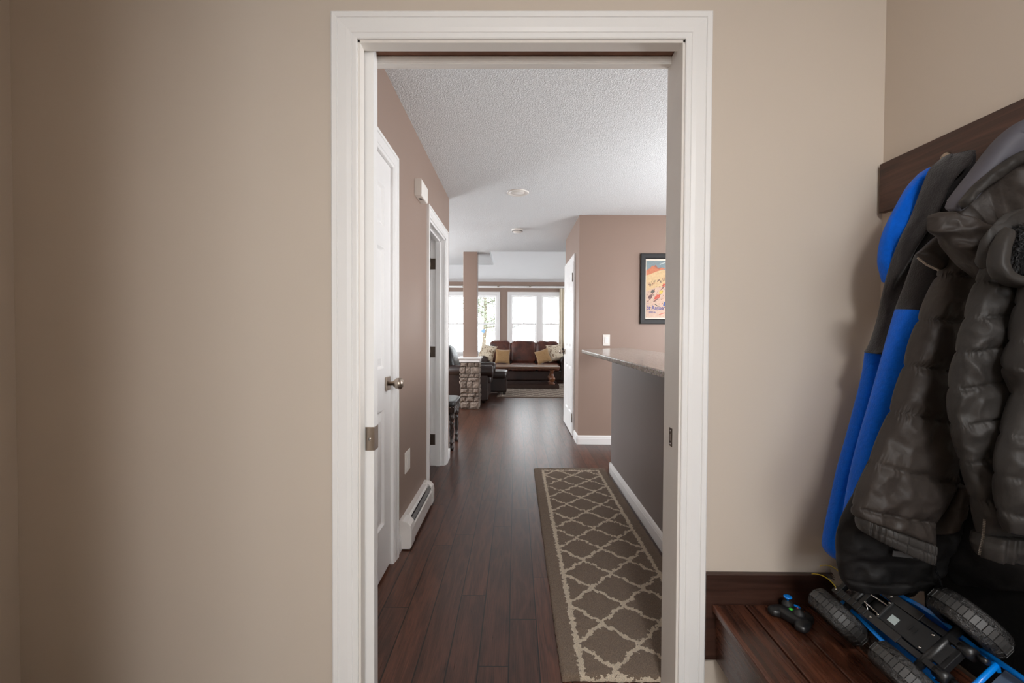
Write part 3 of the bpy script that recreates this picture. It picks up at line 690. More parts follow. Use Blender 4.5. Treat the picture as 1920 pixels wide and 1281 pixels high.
# ------------------------------------------------------------------ column with stone base
h = thing('column', (-.70, 7.06, 0), 'taupe square post on a stone pier with white cap at the living room entrance', 'column', kind='thing')
MB().box(-.806, -.594, 6.955, 7.165, .79, HC).build('post', M['brown'], h, bevel=.004)
b = MB(); b.box(-.855, -.545, 6.905, 7.215, .715, .765); b.box(-.875, -.525, 6.885, 7.235, .765, .792); b.build('cap', M['white'], h, bevel=.004)
b = MB(); b.box(-.835, -.565, 6.93, 7.19, 0, .714, mi=1)
rs = random.Random(11)
def stones(face):
    z = .0
    while z < .705:
        hh = min(rs.choice([.055, .075, .09, .11]), .712 - z)
        if .712 - z - hh < .035: hh = .712 - z
        u = 0.0
        while u < .29:
            w = min(rs.uniform(.07, .16), .29 - u)
            if .29 - u - w < .04: w = .29 - u
            g = .0035; d = rs.uniform(.004, .020); c0 = (u + g, u + w - g, z + g, z + hh - g)
            n = 4
            def fn(a, c, back):
                uu = c0[0] + (c0[1] - c0[0]) * a; zz = c0[2] + (c0[3] - c0[2]) * c
                e = min(a, 1 - a, c, 1 - c)
                dd = -.02 if back else (d + mnoise.noise(Vector((uu * 30, zz * 30, face * 9 + u))) * .007 if e > .01 else 0)
                if e < .01:
                    uu += mnoise.noise(Vector((uu * 25, zz * 25, face))) * .004; zz += mnoise.noise(Vector((zz * 25, uu * 25, face + 4))) * .003
                if face == 0: return Vector((-.845 + uu, 6.925 - dd, zz))
                if face == 1: return Vector((-.560 + dd, 6.915 + uu, zz))
                if face == 2: return Vector((-.840 - dd, 6.915 + uu, zz))
                return Vector((-.845 + uu, 7.195 + dd, zz))
            b.grid(lambda a, c: fn(a, c, False), n, n, False)
            u += w
        z += hh
for fc in range(4): stones(fc)
b.build('stone_pier', [M['stone'], M['mortar']], h)

# ------------------------------------------------------------------ sofa and pillows
def soft(mb, x0, x1, y0, y1, z0, z1, e=.28, amp=.0, fq=8, M_=None, seed=0, nu=32, nv=20):
    c = Vector(((x0 + x1)/2, (y0 + y1)/2, (z0 + z1)/2))
    def fn(p):
        if amp:
            q = Vector((p.x * fq + seed, p.y * fq, p.z * fq * .6)); k = 1 + amp * mnoise.noise(q) / max(.02, p.length)
            return p * k
        return p
    return mb.sup(c, (x1 - x0)/2, (y1 - y0)/2, (z1 - z0)/2, e, e, M_, nu, nv, fn=fn)
s = thing('sofa', (.19, 10.85, .014), 'brown leather three seat sofa under the living room windows', 'sofa')
b = MB(); b.box(-.80, 1.19, 10.50, 11.18, .06, .30); b.box(-.80, 1.19, 11.04, 11.19, .06, .80); b.build('base', M['leather_dark'], s, bevel=.03)
xs = [(-.625, -.115), (-.115, .485), (.485, 1.03)]
for i, (a, c) in enumerate(xs):
    soft(MB(), a + .004, c - .004, 10.44, 11.0, .28, .465, .30, .01, 7, seed=i).build('seat_cushion', M['leather'], s)
    mb = MB()
    def tuft(p):
        if p.z > .17: p = p + Vector((0, 0, .010 * math.sin(p.x * 150 + i * 2 + 2 * mnoise.noise(p * 20))))
        return p
    mb.sup(Vector(((a + c)/2, 11.02, .70)), (c - a)/2 + .004, .14, .265, .30, .35, Matrix.Rotation(-.12, 4, 'X'), 56, 24, fn=tuft)
    mb.build('back_cushion', M['leather'], s)
for x0, x1 in ((-.86, -.625), (1.03, 1.235)):
    b = MB(); b.box(x0 + .02, x1 - .02, 10.48, 11.17, .06, .52)
    xm = (x0 + x1) / 2; b.tube([(xm, 10.42, .53), (xm, 10.44, .53), (xm, 11.17, .53)], [.085, .105, .105], 22); b.build('arm', M['leather_dark'], s, bevel=.02)
for x in (-.77, 1.15):
    for y in (10.56, 11.12): MB().lathe([(.022, .0005), (.03, .05), (.03, .062)], Matrix.Translation((x, y, .0)), 12).build('foot', M['chair_wood'], s)

def pillow(name, c, w, th, yaw, tilt, roll, mat, label):
    mb = MB(); N = 18
    def fn(sg):
        def g(u, v):
            a, d = 2*u - 1, 2*v - 1
            pin = 1 - .10 * (1 - a*a) * abs(d) ** 3 * 1.0; pin2 = 1 - .10 * (1 - d*d) * abs(a) ** 3
            t = sg * th/2 * (max(0, (1 - a**4) * (1 - d**4))) ** .6
            return Vector((a * w/2 * pin2, t + .006 * mnoise.noise(Vector((a*3, d*3, sg + c[0]))), d * w/2 * pin))
        return g
    mb.grid(fn(-1), N, N); mb.grid(fn(1), N, N)
    R_ = Matrix.Translation(c) @ Matrix.Rotation(yaw, 4, 'Z') @ Matrix.Rotation(tilt, 4, 'X') @ Matrix.Rotation(roll, 4, 'Y')
    place(mb, R_)
    return tag(mb.build(name, mat, origin=c, weld=True), label, 'pillow', 'throw pillows on the sofa')
pillow('throw_pillow', at(913.5, 661.5, Y=10.62), .40, .14, -.25, -.30, .22, M['toile'], 'cream patterned throw pillow at the sofa end behind the stone pier')
pillow('throw_pillow', at(942.5, 668.5, Y=10.47), .345, .13, .1, -.32, .06, M['tan'], 'plain tan throw pillow on the seat nearest the post')
pillow('throw_pillow', at(1018, 668.5, Y=10.46), .33, .13, -.15, -.30, -.34, M['tan'], 'plain tan throw pillow tilted beside the curtain end of the sofa')
pillow('throw_pillow', at(1041, 662, Y=10.64), .41, .14, .3, -.28, -.1, M['toile'], 'cream patterned throw pillow by the sofa arm next to the curtain')

# coffee table
tz = .014
t_ = thing('coffee_table', (.25, 9.75, tz), 'long dark wood trestle coffee table with turned legs in front of the sofa', 'coffee table')
MB().box(-.425, .925, 9.38, 10.12, .432, .468).build('tabletop', M['table_wood'], t_, bevel=.005)
b = MB(); b.box(-.33, .83, 9.47, 10.03, .40, .432); b.build('apron', M['table_leg'], t_, bevel=.003)
MB().box(-.40, .905, 9.40, 10.10, tz + .001, .092).build('base_shelf', plain('dark_lacquered_shelf', S(58, 42, 36), .22, var=.15, vscale=8), t_, bevel=.006)
LEG = [(.062, .092), (.062, .108), (.046, .118), (.034, .135), (.052, .160), (.064, .190), (.066, .215), (.050, .245), (.033, .275), (.026, .310), (.030, .335), (.044, .352), (.034, .362), (.052, .378), (.060, .40)]
for x in (-.27, .77):
    for y in (9.56, 9.94): MB().lathe(LEG, Matrix.Translation((x, y, 0)), 24).build('leg', M['table_leg'], t_)

# armchair (its back to the left) and ottoman
s = thing('armchair', (-.85, 7.86, 0), 'leather armchair coloured dark for its shade, seen from its side behind the stone pier', 'armchair')
b = MB(); b.box(-1.22, -.46, 7.45, 8.30, .05, .34); b.build('base', M['leather_dark'], s, bevel=.03)
soft(MB(), -1.12, -.40, 7.62, 8.14, .30, .47, .3, .01).build('seat_cushion', M['leather_dark'], s)
mb = MB(); mb.sup(Vector((-1.13, 7.87, .62)), .14, .40, .33, .75, .6, Matrix.Rotation(-.18, 4, 'Y'), 32, 20); mb.build('backrest', M['leather_black'], s)  # black in place of brown: the backrest's shade is put into its colour
for y in (7.50, 8.24):
    b = MB(); b.box(-1.20, -.45, y - .08, y + .08, .05, .52)
    b.tube([(-1.20, y, .53), (-.40, y, .53), (-.365, y, .53)], [.10, .105, .085], 22); b.build('arm', M['leather_dark'], s, bevel=.02)
for x in (-1.15, -.53):
    for y in (7.52, 8.22): MB().lathe([(.02, .0005), (.03, .05), (.03, .055)], Matrix.Translation((x, y, 0)), 12).build('foot', M['chair_wood'], s)
s = thing('ottoman', (-.40, 8.72, .014), 'brown leather ottoman beside the armchair in front of the coffee table', 'ottoman')
b = MB(); b.box(-.64, -.165, 8.47, 8.97, .06, .33); b.build('base', M['leather_dark'], s, bevel=.02)
soft(MB(), -.655, -.15, 8.45, 8.99, .30, .455, .35, .01).build('cushion', M['leather_dark'], s)
for x in (-.60, -.21):
    for y in (8.52, 8.92): MB().box(x - .025, x + .025, y - .025, y + .025, .0145, .062).build('foot', M['chair_wood'], s)

# stool with turned legs at the end of the hall wall
s = thing('stool', (-.83, 4.70, 0), 'dark leather topped stool with turned legs past the end of the hall wall', 'stool')
soft(MB(), -1.07, -.583, 4.43, 4.92, .43, .495, .3).build('seat', M['leather_black'], s)
b = MB(); b.box(-1.05, -.60, 4.455, 4.895, .37, .445); b.build('apron', M['chair_wood'], s, bevel=.004)
NAIL = [(.0001, .003), (.004, .0022), (.006, 0)]
for k in range(14):
    for d, p in (((0, -1, 0), (-1.04 + k * .033, 4.4545, .432)), ((1, 0, 0), (-.5995, 4.47 + k * .032, .432))):
        MB().lathe(NAIL, frame_to(d, p), 8).build('nail_head', M['chrome'], s)
TL = [(.020, .0005), (.024, .02), (.018, .04), (.014, .06), (.026, .075), (.014, .09), (.020, .14), (.026, .20), (.018, .25), (.028, .265), (.016, .28), (.022, .295), (.028, .31), (.028, .38)]
for x in (-1.02, -.632):
    for y in (4.487, 4.865): MB().lathe(TL, Matrix.Translation((x, y, 0)), 16).build('leg', M['chair_wood'], s)

# curtain rod, curtain, window ornament
h = thing('curtain_rod', (-.2, FAR - .1, 2.31), 'white curtain rod across the top of the living room windows', 'curtain rod')
MB().tube([(-2.0, FAR - .075, 2.305), (1.32, FAR - .075, 2.305)], .024, 12).build('rod', M['white'], h)
for x in (-.44, .35, -1.3):
    b = MB(); b.box(x - .012, x + .012, FAR - .075, FAR, 2.292, 2.318); b.lathe([(.0001, 0), (.026, 0), (.026, .012), (.0001, .014)], frame_to((0, -1, 0), (x, FAR - .11, 2.318)), 14); b.build('bracket', M['nickel'], h)
mb = MB()
def cur(u, v):
    x = 1.085 + .29 * u; w = math.sin(u * 2 * PI * 4.5) * .028 * (.75 + .25 * (1 - v)) + .006 * mnoise.noise(Vector((u*6, v*3, 1)))
    return Vector((x + .01 * mnoise.noise(Vector((v*4, u*3, 7))), FAR - .065 + w * .8, .03 + (2.275 - .03) * v))
mb.grid(cur, 72, 30)
tag(mb.build('curtain', M['curtain'], origin=(1.22, FAR - .16, .03), solid=.004), 'cream curtain panel hanging beside the window at the sofa end', 'curtain')
c = at(906, 621, Y=FAR - .03)
h = thing('window_ornament', c, 'small pale blue disc ornament hanging in the window beside the post', 'window ornament')
MB().lathe([(.0001, -.004), (.045, -.004), (.048, 0), (.045, .004), (.0001, .004)], frame_to((0, -1, 0), c), 24).build('disc', M['disc'], h)
MB().tube([c + Vector((0, 0, .046)), (c.x, c.y + .004, WZT)], .0012, 6).build('cord', M['white_lab'], h)

# outside: snow ground, a tree, a thin branch
struct('ground', MB().box(-40, 40, FAR + .14, 60, -.7, -.6), M['snow'], 'white snowy ground outside', 'ground')
h = thing('tree', (-1.25, 18.5, -.6), 'pale green tree outside the window beside the post', 'tree')
b = MB(); b.tube([(-1.25, 18.5, -.6), (-1.3, 18.5, .6), (-1.22, 18.5, 1.8), (-1.28, 18.5, 3.2), (-1.2, 18.5, 5)], [.10, .085, .07, .05, .02], 10)
rt = random.Random(2); tips = []
for k in range(16):
    z = 1.35 + k * .2; a = rt.uniform(0, 2*PI); L = rt.uniform(.5, 1.1); e = Vector((-1.25 + math.cos(a)*L, 18.5 + math.sin(a)*L, z + rt.uniform(.0, .35)))
    b.tube([(-1.25, 18.5, z), (Vector((-1.25, 18.5, z)) + e)/2 + Vector((0, 0, .08)), e], [.035, .022, .008], 6); tips.append((Vector((-1.25, 18.5, z)), e))
b.build('trunk', M['bark'], h)
b = MB()
for k in range(6500):
    p0, e = rt.choice(tips); t = rt.uniform(.35, 1.1); p = p0 + (e - p0) * t + Vector((rt.gauss(0, .26), rt.gauss(0, .2), rt.gauss(0, .22)))
    if p.x > -.62: p.x -= 2 * (p.x + .62)
    d = Vector((rt.uniform(-1, 1), rt.uniform(-1, 1), rt.uniform(-1, 1))).normalized(); u = d.orthogonal().normalized() * .04; w = d.cross(u).normalized() * .024
    b.add([p - u, p - w, p + u, p + w], [(0, 1, 2, 3)])
tag(b.build('foliage', M['leaf'], h), kind='stuff')
a, c = at(946, 622, Y=14), at(984, 606, Y=14)
mb = MB().tube([(a.x, a.y, -.6), (a.x + .02, a.y, .4), a, (a.x - .01, a.y, 2.0), (a.x + .02, a.y, 3.2)], [.05, .045, .04, .03, .01], 8)
mb.tube([a, a * .5 + c * .5 + Vector((0, 0, .02)), c], [.035, .028, .016], 6)
mb.tube([a * .3 + c * .7, a * .2 + c * .8 + Vector((.04, 0, .10))], [.014, .006], 5)
tag(mb.build('bare_tree', M['bark_dark'], origin=(a.x, a.y, -.6)), 'slim bare tree outside, one thin branch crossing the window above the sofa', 'tree')

# ------------------------------------------------------------------ bench and coat rail
BX, BZ = .592, .360
s = thing('bench', (.84, .3, 0), 'dark stained oak plank bench against the mudroom wall', 'bench')
b = MB()
for k in range(5):
    x0 = BX + k * .0985; b.box(x0, x0 + .0945, -.9, 1.351, BZ - .02, BZ)
b.build('seat', M['bench_wood'], s, bevel=.003)
MB().box(BX + .012, BX + .032, -.88, 1.351, .192, BZ - .0205).build('apron', M['bench_wood'], s, bevel=.002)
MB().box(.5735, RX - .001, 1.352, FY - .0005, .190, .450).build('backboard', M['ledger_wood'], s, bevel=.002)
b = MB()
for y in (-.85, -.1): MB().box(.66, 1.08, y, y + .03, .0, BZ - .0205).build('support', M['bench_wood'], s)
MB().box(RX - .02, RX, -1.2, FY - .012, 1.528, 1.671).build('coat_rail', M['rail_wood'], bevel=.0015)
tag(bpy.data.objects['coat_rail'], 'dark brown oak board carrying the coat hooks on the right wall', 'coat rail')
hp = at(1774, 297, X=RX - .0205)
s = thing('coat_hook', hp, 'round nickel coat hook above the charcoal fleece', 'coat hook')
b = MB(); b.lathe([(.0001, .005), (.010, .005), (.0135, .0035), (.015, 0), (.0001, 0)], frame_to((-1, 0, 0), hp), 24); b.build('plate', M['nickel'], s)
b = MB(); b.lathe([(.0001, .0012), (.003, .0012), (.0038, 0)], frame_to((-1, 0, 0), hp + Vector((-.005, .0045, .002))), 12); b.build('hook_screw', M['dark_metal'], s)
b = MB(); b.tube([hp + Vector((-.004, 0, -.004)), hp + Vector((-.012, -.006, -.014)), hp + Vector((-.018, -.012, -.018))], [.005, .005, .005], 10); b.build('prong', M['nickel'], s)

# ------------------------------------------------------------------ hanging clothes: tubes of cloth between two edge curves
def cr(p0, p1, p2, p3, t):
    return .5 * ((2*p1) + (p2 - p0)*t + (2*p0 - 5*p1 + 4*p2 - p3)*t*t + (3*p1 - p0 - 3*p2 + p3)*t*t*t)
def cloth(mb, rows, thick, sub=10, n=56, quilt=0.0, amp=.004, fr=14, seed=0, mis=None, ex=.75, facing=(0, -1, 0), pucker=0.0, stretch=(1, 1, 1), folds=None, crease=0.0, ribs=None):
    """rows: (L, R[, thickness factor]); L and R are world points; cloth tube lofted through them, puffed between rows if quilt"""
    Ls = [Vector(r[0]) for r in rows]; Rs = [Vector(r[1]) for r in rows]; tf = [r[2] if len(r) > 2 else 1.0 for r in rows]
    N = len(rows); st = []
    for i in range(N - 1):
        g = lambda A, k: A[min(max(k, 0), N - 1)]
        for k in range(sub + (1 if i == N - 2 else 0)):
            t = k / sub
            st.append((cr(g(Ls, i-1), g(Ls, i), g(Ls, i+1), g(Ls, i+2), t), cr(g(Rs, i-1), g(Rs, i), g(Rs, i+1), g(Rs, i+2), t), tf[i]*(1-t) + tf[i+1]*t, math.sin(PI * t) if k <= sub else 0, i))
    rings = []; bul = []
    for j, (L, R, f, sb, i) in enumerate(st):
        c = (L + R)/2; h = (R - L)/2
        a, bnx = st[max(j-1, 0)], st[min(j+1, len(st)-1)]
        path = (bnx[0] + bnx[1] - a[0] - a[1])
        d = path.cross(h)
        d = d.normalized() if d.length > 1e-9 else Vector(facing)
        if d.dot(Vector(facing)) < 0: d = -d
        q = (1 - quilt) + quilt * max(0, sb) ** .38
        hw = 1 - .015 * quilt * (1 - max(0, sb) ** .5)
        endf = min(1, (j + .35) / 2.2, (len(st) - 1 - j + .35) / 2.2) ** .5
        ring = []
        for k in range(n):
            A = 2*PI*k/n; ca, sa = math.cos(A), math.sin(A)
            ca = math.copysign(abs(ca) ** ex, ca); sa = math.copysign(abs(sa) ** ex, sa)
            p = c + h * (ca * hw) + d * (thick * f * q * endf * sa)
            o = (p - c); o = o.normalized() if o.length > 1e-9 else d
            qv = Vector((p.x * stretch[0], p.y * stretch[1], p.z * stretch[2]))
            w = mnoise.noise(qv * fr + Vector((seed*3.7, 0, seed))) * amp + mnoise.noise(qv * fr * 2.7 + Vector((0, seed*1.9, 0))) * amp * .45
            if pucker: w += pucker * (1 - max(0, sb)) ** 3 * mnoise.noise(Vector((k * .55 + seed, i * 7.1, 0)))
            if folds:
                nf, fa, sk = folds; u_ = k / n * 2 if sa > 0 else 0
                w += fa * math.sin(2*PI*(nf * ca * .5 + sk * j / len(st) + .55 * mnoise.noise(Vector((j / len(st) * 3 + seed, ca * 1.3, seed))))) * (1 - abs(ca) ** 4)
            if ribs: w += ribs[1] * math.sin(ribs[0] * ca * PI + 1.5 * mnoise.noise(Vector((ca * 6, seed, 0)))) * (1 - abs(ca) ** 6)
            if crease:
                w += crease * (.28 - abs(mnoise.noise(Vector((qv.x * 13 + qv.z * 7 + seed, qv.y * 9, qv.z * 15 - qv.x * 9))))) + crease * .5 * (.28 - abs(mnoise.noise(Vector((qv.x * 31 - qv.z * 13, qv.y * 20 + seed, qv.z * 33 + qv.x * 18)))))
            ring.append(p + d * w * (1 if sa > 0 else .4) + o * w * .3)
        rings.append(ring)
    nr = len(rings); c0 = len(mb.v)
    mb.v += [p for rg in rings for p in rg] + [sum(rings[0], Vector()) / n, sum(rings[-1], Vector()) / n]
    for j in range(nr - 1):
        for k in range(n):
            q = (k + 1) % n
            mb.f.append([c0 + j*n + k, c0 + j*n + q, c0 + (j+1)*n + q, c0 + (j+1)*n + k]); mb.sm.append(True); mb.m.append(mis[st[j][4]] if mis else 0)
    for k in range(n):
        q = (k + 1) % n
        mb.f.append([c0 + q, c0 + k, c0 + nr*n]); mb.f.append([c0 + (nr-1)*n + k, c0 + (nr-1)*n + q, c0 + nr*n + 1])
        mb.sm += [True, True]; mb.m += [mis[0] if mis else 0, mis[-1] if mis else 0]
    return mb
def rw(l, r, Y, YR=None, f=1.0):
    YR = Y if YR is None else YR
    return (at(l[0], l[1], Y=Y), at(r[0], r[1], Y=YR), f)
def zipper(mb, pts, r=.0013, step=.0030, side=Vector((0, -1, 0))):
    """row of metal teeth along a polyline"""
    pts = [Vector(p) for p in pts]; acc = 0
    for a, c in zip(pts, pts[1:]):
        L = (c - a).length; d = (c - a).normalized(); u = d.cross(side).normalized(); k = 0.0
        while k < L:
            p = a + d * k; Mx = Matrix((u, d, side)).transposed().to_4x4(); Mx.translation = p
            mb.box(-r*1.5, r*1.5, -step*.28, step*.28, -r*.8, r*.8, M=Mx); k += step
    return mb

# charcoal and blue fleece jacket on the hook
s = thing('fleece_jacket', at(1700, 660, Y=1.16), 'charcoal and royal blue fleece jacket hanging on the hook nearest the doorway', 'jacket')
b = MB(); cloth(b, [rw((1739, 315), (1749, 318), 1.165, f=.5), rw((1730, 323), (1750, 325), 1.165), rw((1705, 350), (1745, 350), 1.17), rw((1681, 390), (1735, 395), 1.18), rw((1662, 428), (1720, 430), 1.19), rw((1652, 460), (1705, 462), 1.20), rw((1650, 490), (1690, 492), 1.20), rw((1656, 512), (1680, 514), 1.20), rw((1663, 530), (1672, 530), 1.20)], .022, 8, amp=.006, fr=11, seed=2, folds=(1.2, .005, .6), crease=.006)
b.build('shoulder', M['fleece_blue'], s)
b = MB(); cloth(b, [rw((1781, 289), (1793, 291), 1.085, f=.6), rw((1768, 303), (1797, 304), 1.088, f=.8), rw((1754, 322), (1797, 322), 1.095), rw((1737, 360), (1792, 362), 1.11), rw((1718, 405), (1790, 410), 1.125), rw((1695, 450), (1786, 455), 1.14), rw((1675, 500), (1772, 505), 1.165), rw((1661, 552), (1750, 556), 1.18), rw((1652, 600), (1725, 606), 1.185), rw((1638, 645), (1705, 650), 1.185), rw((1628, 662), (1690, 668), 1.185)], .036, 12, n=120, amp=.012, fr=11, seed=5, stretch=(1, 1, .6), folds=(3.2, .022, 1.7), crease=.016)
b.build('body', M['fleece_black'], s)
b = MB(); cloth(b, [rw((1629, 655), (1690, 660), 1.215), rw((1623, 700), (1690, 700), 1.220), rw((1608, 760), (1690, 760), 1.225), rw((1592, 820), (1670, 820), 1.230), rw((1575, 880), (1650, 885), 1.235), rw((1562, 940), (1630, 945), 1.240), rw((1550, 1000), (1606, 1005), 1.240), rw((1548, 1028), (1592, 1034), 1.240), rw((1558, 1044), (1580, 1047), 1.240)], .034, 8, amp=.006, fr=9, seed=8, stretch=(1, 1, .4), folds=(1.1, .008, .5))
b.build('sleeve', M['fleece_blue'], s)
b = MB(); cloth(b, [rw((1728, 468), (1800, 480), 1.087, f=.9), rw((1712, 520), (1785, 530), 1.092), rw((1690, 580), (1757, 589), 1.097), rw((1672, 640), (1742, 645), 1.102), rw((1655, 700), (1728, 705), 1.102), rw((1638, 760), (1714, 765), 1.107), rw((1620, 820), (1700, 825), 1.112), rw((1605, 880), (1680, 885), 1.117), rw((1596, 930), (1662, 935), 1.122), rw((1588, 985), (1640, 990), 1.122)], .040, 8, amp=.006, fr=8, seed=12, stretch=(1, 1, .4), folds=(1.3, .006, .4), mis=[0, 0, 1, 1, 1, 1, 1, 1, 1])
b.build('sleeve', [M['fleece_black'], M['fleece_blue']], s)

# slate grey softshell hung behind the down jackets
s = tag(cloth(MB(), [rw((1776, 392), (1794, 404), 0.990, f=.7), rw((1792, 366), (1820, 382), 0.980), rw((1828, 318), (1862, 342), 0.970), rw((1864, 270), (1902, 300), 0.955), rw((1896, 242), (1940, 268), 0.940), rw((1925, 232), (1975, 262), 0.925), rw((1960, 240), (2000, 280), 0.915)], .028, 8, amp=.003, fr=9, seed=3).build('softshell_jacket', M['slate'], origin=at(1860, 310, Y=.96)), 'smooth slate grey jacket collar showing along the rail above the down jackets', 'jacket')
b = MB(); lp = at(1790, 372, Y=1.005); b.tube([lp + Vector((-.012, 0, -.006)), lp + Vector((-.004, -.004, .010)), lp + Vector((.008, 0, .004)), lp + Vector((.012, .004, -.012))], .004, 8); b.build('hanging_loop', M['white_lab'], s)

# long down jacket: hood, collar, sleeve with cuff, body
s = thing('down_jacket', at(1720, 800, Y=1.0), 'brown black quilted down jacket with its cuffed sleeve in front of the blue fleece', 'jacket')
b = MB(); cloth(b, [rw((1780, 402), (1806, 430), .985, f=.6), rw((1800, 378), (1845, 436), .98), rw((1838, 342), (1880, 446), .965, f=1.1), rw((1872, 318), (1912, 460), .945, f=1.1), rw((1915, 300), (1950, 470), .92, f=1.0), rw((1970, 290), (1990, 480), .90, f=.9)], .030, 14, n=110, crease=.007, amp=.005, fr=8, seed=21, facing=(-.5, -1, .2))
b.build('hood', M['nylon'], s)
b = MB(); cloth(b, [rw((1798, 380), (1803, 392), .955, f=.6), rw((1828, 347), (1838, 360), .945), rw((1866, 315), (1880, 332), .93), rw((1905, 288), (1918, 308), .91), rw((1945, 272), (1960, 295), .89)], .016, 8, amp=.006, fr=26, seed=25)
b.build('hood_edge', M['nylon2'], s)
b = MB(); cloth(b, [rw((1745, 403), (1747, 436), .955, f=.9), rw((1762, 398), (1761, 451), .945, f=1), rw((1788, 403), (1784, 478), .935), rw((1818, 413), (1812, 506), .925, f=1.05), rw((1848, 428), (1838, 524), .915), rw((1878, 444), (1858, 528), .91, f=.9), rw((1905, 470), (1880, 535), .905, f=.7)], .036, 14, n=120, ex=.68, crease=.010, amp=.005, fr=11, seed=23, stretch=(1, 1, 1.6))
b.build('collar', M['nylon'], s)
b = MB(); cloth(b, [rw((1782, 430), (1812, 475), 1.015, f=.6), rw((1752, 446), (1790, 492), 1.01), rw((1718, 478), (1764, 506), 1.0, f=.9)], .014, 8, amp=.003, fr=12, seed=27)
b.build('zip_flap', M['nylon'], s)
zipper(MB(), [at(1721, 484, Y=.985), at(1738, 497, Y=.985), at(1761, 508, Y=.985)]).build('zipper', M['nickel'], s)
b = MB(); cloth(b, [rw((1786, 470), (1836, 512), .995, f=.7), rw((1765, 516), (1840, 525), .995), rw((1729, 600), (1812, 607), .99), rw((1702, 686), (1792, 700), .985), rw((1674, 772), (1790, 796), .98), rw((1634, 868), (1784, 906), .975), rw((1603, 950), (1752, 980), .97), rw((1609, 972), (1746, 1021), .968, f=.8)], .036, 18, n=140, quilt=.42, amp=.004, fr=10, seed=31, pucker=.006, ex=.68, crease=.012)
b.build('sleeve', M['nylon'], s)
b = MB(); cloth(b, [rw((1611, 968), (1748, 1018), .965, f=.9), rw((1609, 980), (1747, 1036), .965), rw((1611, 993), (1744, 1055), .967, f=.9)], .036, 10, n=160, quilt=.1, amp=.003, fr=14, seed=33, ribs=(17, .0042))
b.build('cuff', M['nylon2'], s)
b = MB(); cloth(b, [rw((1778, 905), (1799, 905), .985), rw((1764, 950), (1796, 935), .985), rw((1748, 1000), (1776, 985), .985, f=.9)], .034, 12, n=90, quilt=.2, amp=.004, fr=14, seed=35, crease=.010)
b.build('side_panel', M['nylon'], s)
b = MB(); cloth(b, [rw((1640, 850), (1800, 860), 1.055, 1.05, f=.8), rw((1602, 930), (1800, 930), 1.06, 1.05), rw((1574, 990), (1795, 1000), 1.065, 1.05), rw((1570, 1040), (1775, 1040), 1.07, 1.055), rw((1578, 1082), (1760, 1080), 1.07, 1.06), rw((1592, 1106), (1735, 1102), 1.07, 1.06, f=.8)], .036, 10, n=120, quilt=.16, amp=.005, fr=9, seed=37, crease=.013)
b.build('body', M['nylon_black'], s)
b = MB(); lb = at(1693, 1040, Y=1.005); b.box(-.022, .022, -.001, .001, -.006, .006, M=Matrix.Translation(lb) @ Matrix.Rotation(.1, 4, 'Y')); b.build('label_tab', M['slat_wire'], s)
# black padded coat hanging low behind the truck
s = thing('long_coat', at(1840, 1000, Y=1.0), 'plain black padded coat hanging lowest, behind the toy truck', 'coat')
b = MB(); cloth(b, [rw((1770, 850), (1960, 800), 1.085, .92, f=.8), rw((1765, 930), (1962, 900), 1.085, .92), rw((1762, 1000), (1962, 1000), 1.085, .92), rw((1768, 1060), (1962, 1070), 1.085, .92), rw((1790, 1090), (1962, 1108), 1.085, .92, f=.8)], .022, 9, n=110, quilt=.14, amp=.006, fr=8, seed=41, crease=.010)
b.build('body', M['nylon_black'], s)
b = MB(); cloth(b, [((1.076, 1.20, .74), (1.076, .30, .74), .8), ((1.076, 1.20, .62), (1.076, .30, .62)), ((1.076, 1.19, .48), (1.076, .30, .48)), ((1.076, 1.18, .375), (1.076, .30, .375), .8)], .009, 8, n=72, amp=.003, fr=9, seed=43, facing=(-1, 0, 0)); b.build('lower_panel', M['nylon_black'], s)
zipper(MB(), [at(1753, 1048, Y=1.012), at(1757, 1075, Y=1.012), at(1766, 1100, Y=1.02)], .0016).build('zipper', M['black'], s)

# fur lined hooded parka at the right
s = thing('hooded_parka', at(1870, 760, Y=.86), 'charcoal quilted parka with black fur lined hood at the right edge', 'jacket')
b = MB(); cloth(b, [rw((1868, 470), (1935, 470), .855, f=.8), rw((1838, 528), (1945, 530), .86), rw((1816, 597), (1952, 585), .86), rw((1799, 661), (1958, 632), .86), rw((1785, 729), (1962, 690), .86), rw((1788, 796), (1965, 750), .86), rw((1806, 866), (1968, 818), .86), rw((1826, 936), (1972, 902), .86), rw((1841, 1006), (1976, 1000), .862)], .030, 18, n=140, quilt=.36, amp=.005, fr=10, seed=51, pucker=.005, ex=.65, crease=.014)
b.build('front_panel', M['nylon2'], s)
b = MB(); cloth(b, [rw((1838, 1000), (1976, 995), .862), rw((1834, 1022), (1978, 1014), .86), rw((1838, 1045), (1978, 1034), .862, f=.8)], .042, 10, n=110, amp=.004, fr=14, seed=53, ribs=(9, .0028), crease=.006); b.build('hem', M['nylon2'], s)
b = MB(); cloth(b, [rw((1930, 505), (1985, 510), .81, f=.7), rw((1914, 570), (1985, 570), .80, f=.9), rw((1902, 640), (1992, 640), .80), rw((1889, 690), (1995, 690), .80), rw((1905, 740), (2000, 745), .80), rw((1884, 815), (2000, 820), .80), rw((1872, 890), (2000, 900), .80), rw((1876, 960), (2005, 975), .80, f=.9), rw((1890, 1000), (2005, 1015), .80, f=.8)], .030, 15, n=110, quilt=.32, amp=.006, fr=10, seed=55, pucker=.004, crease=.012); b.build('sleeve', M['nylon2'], s)
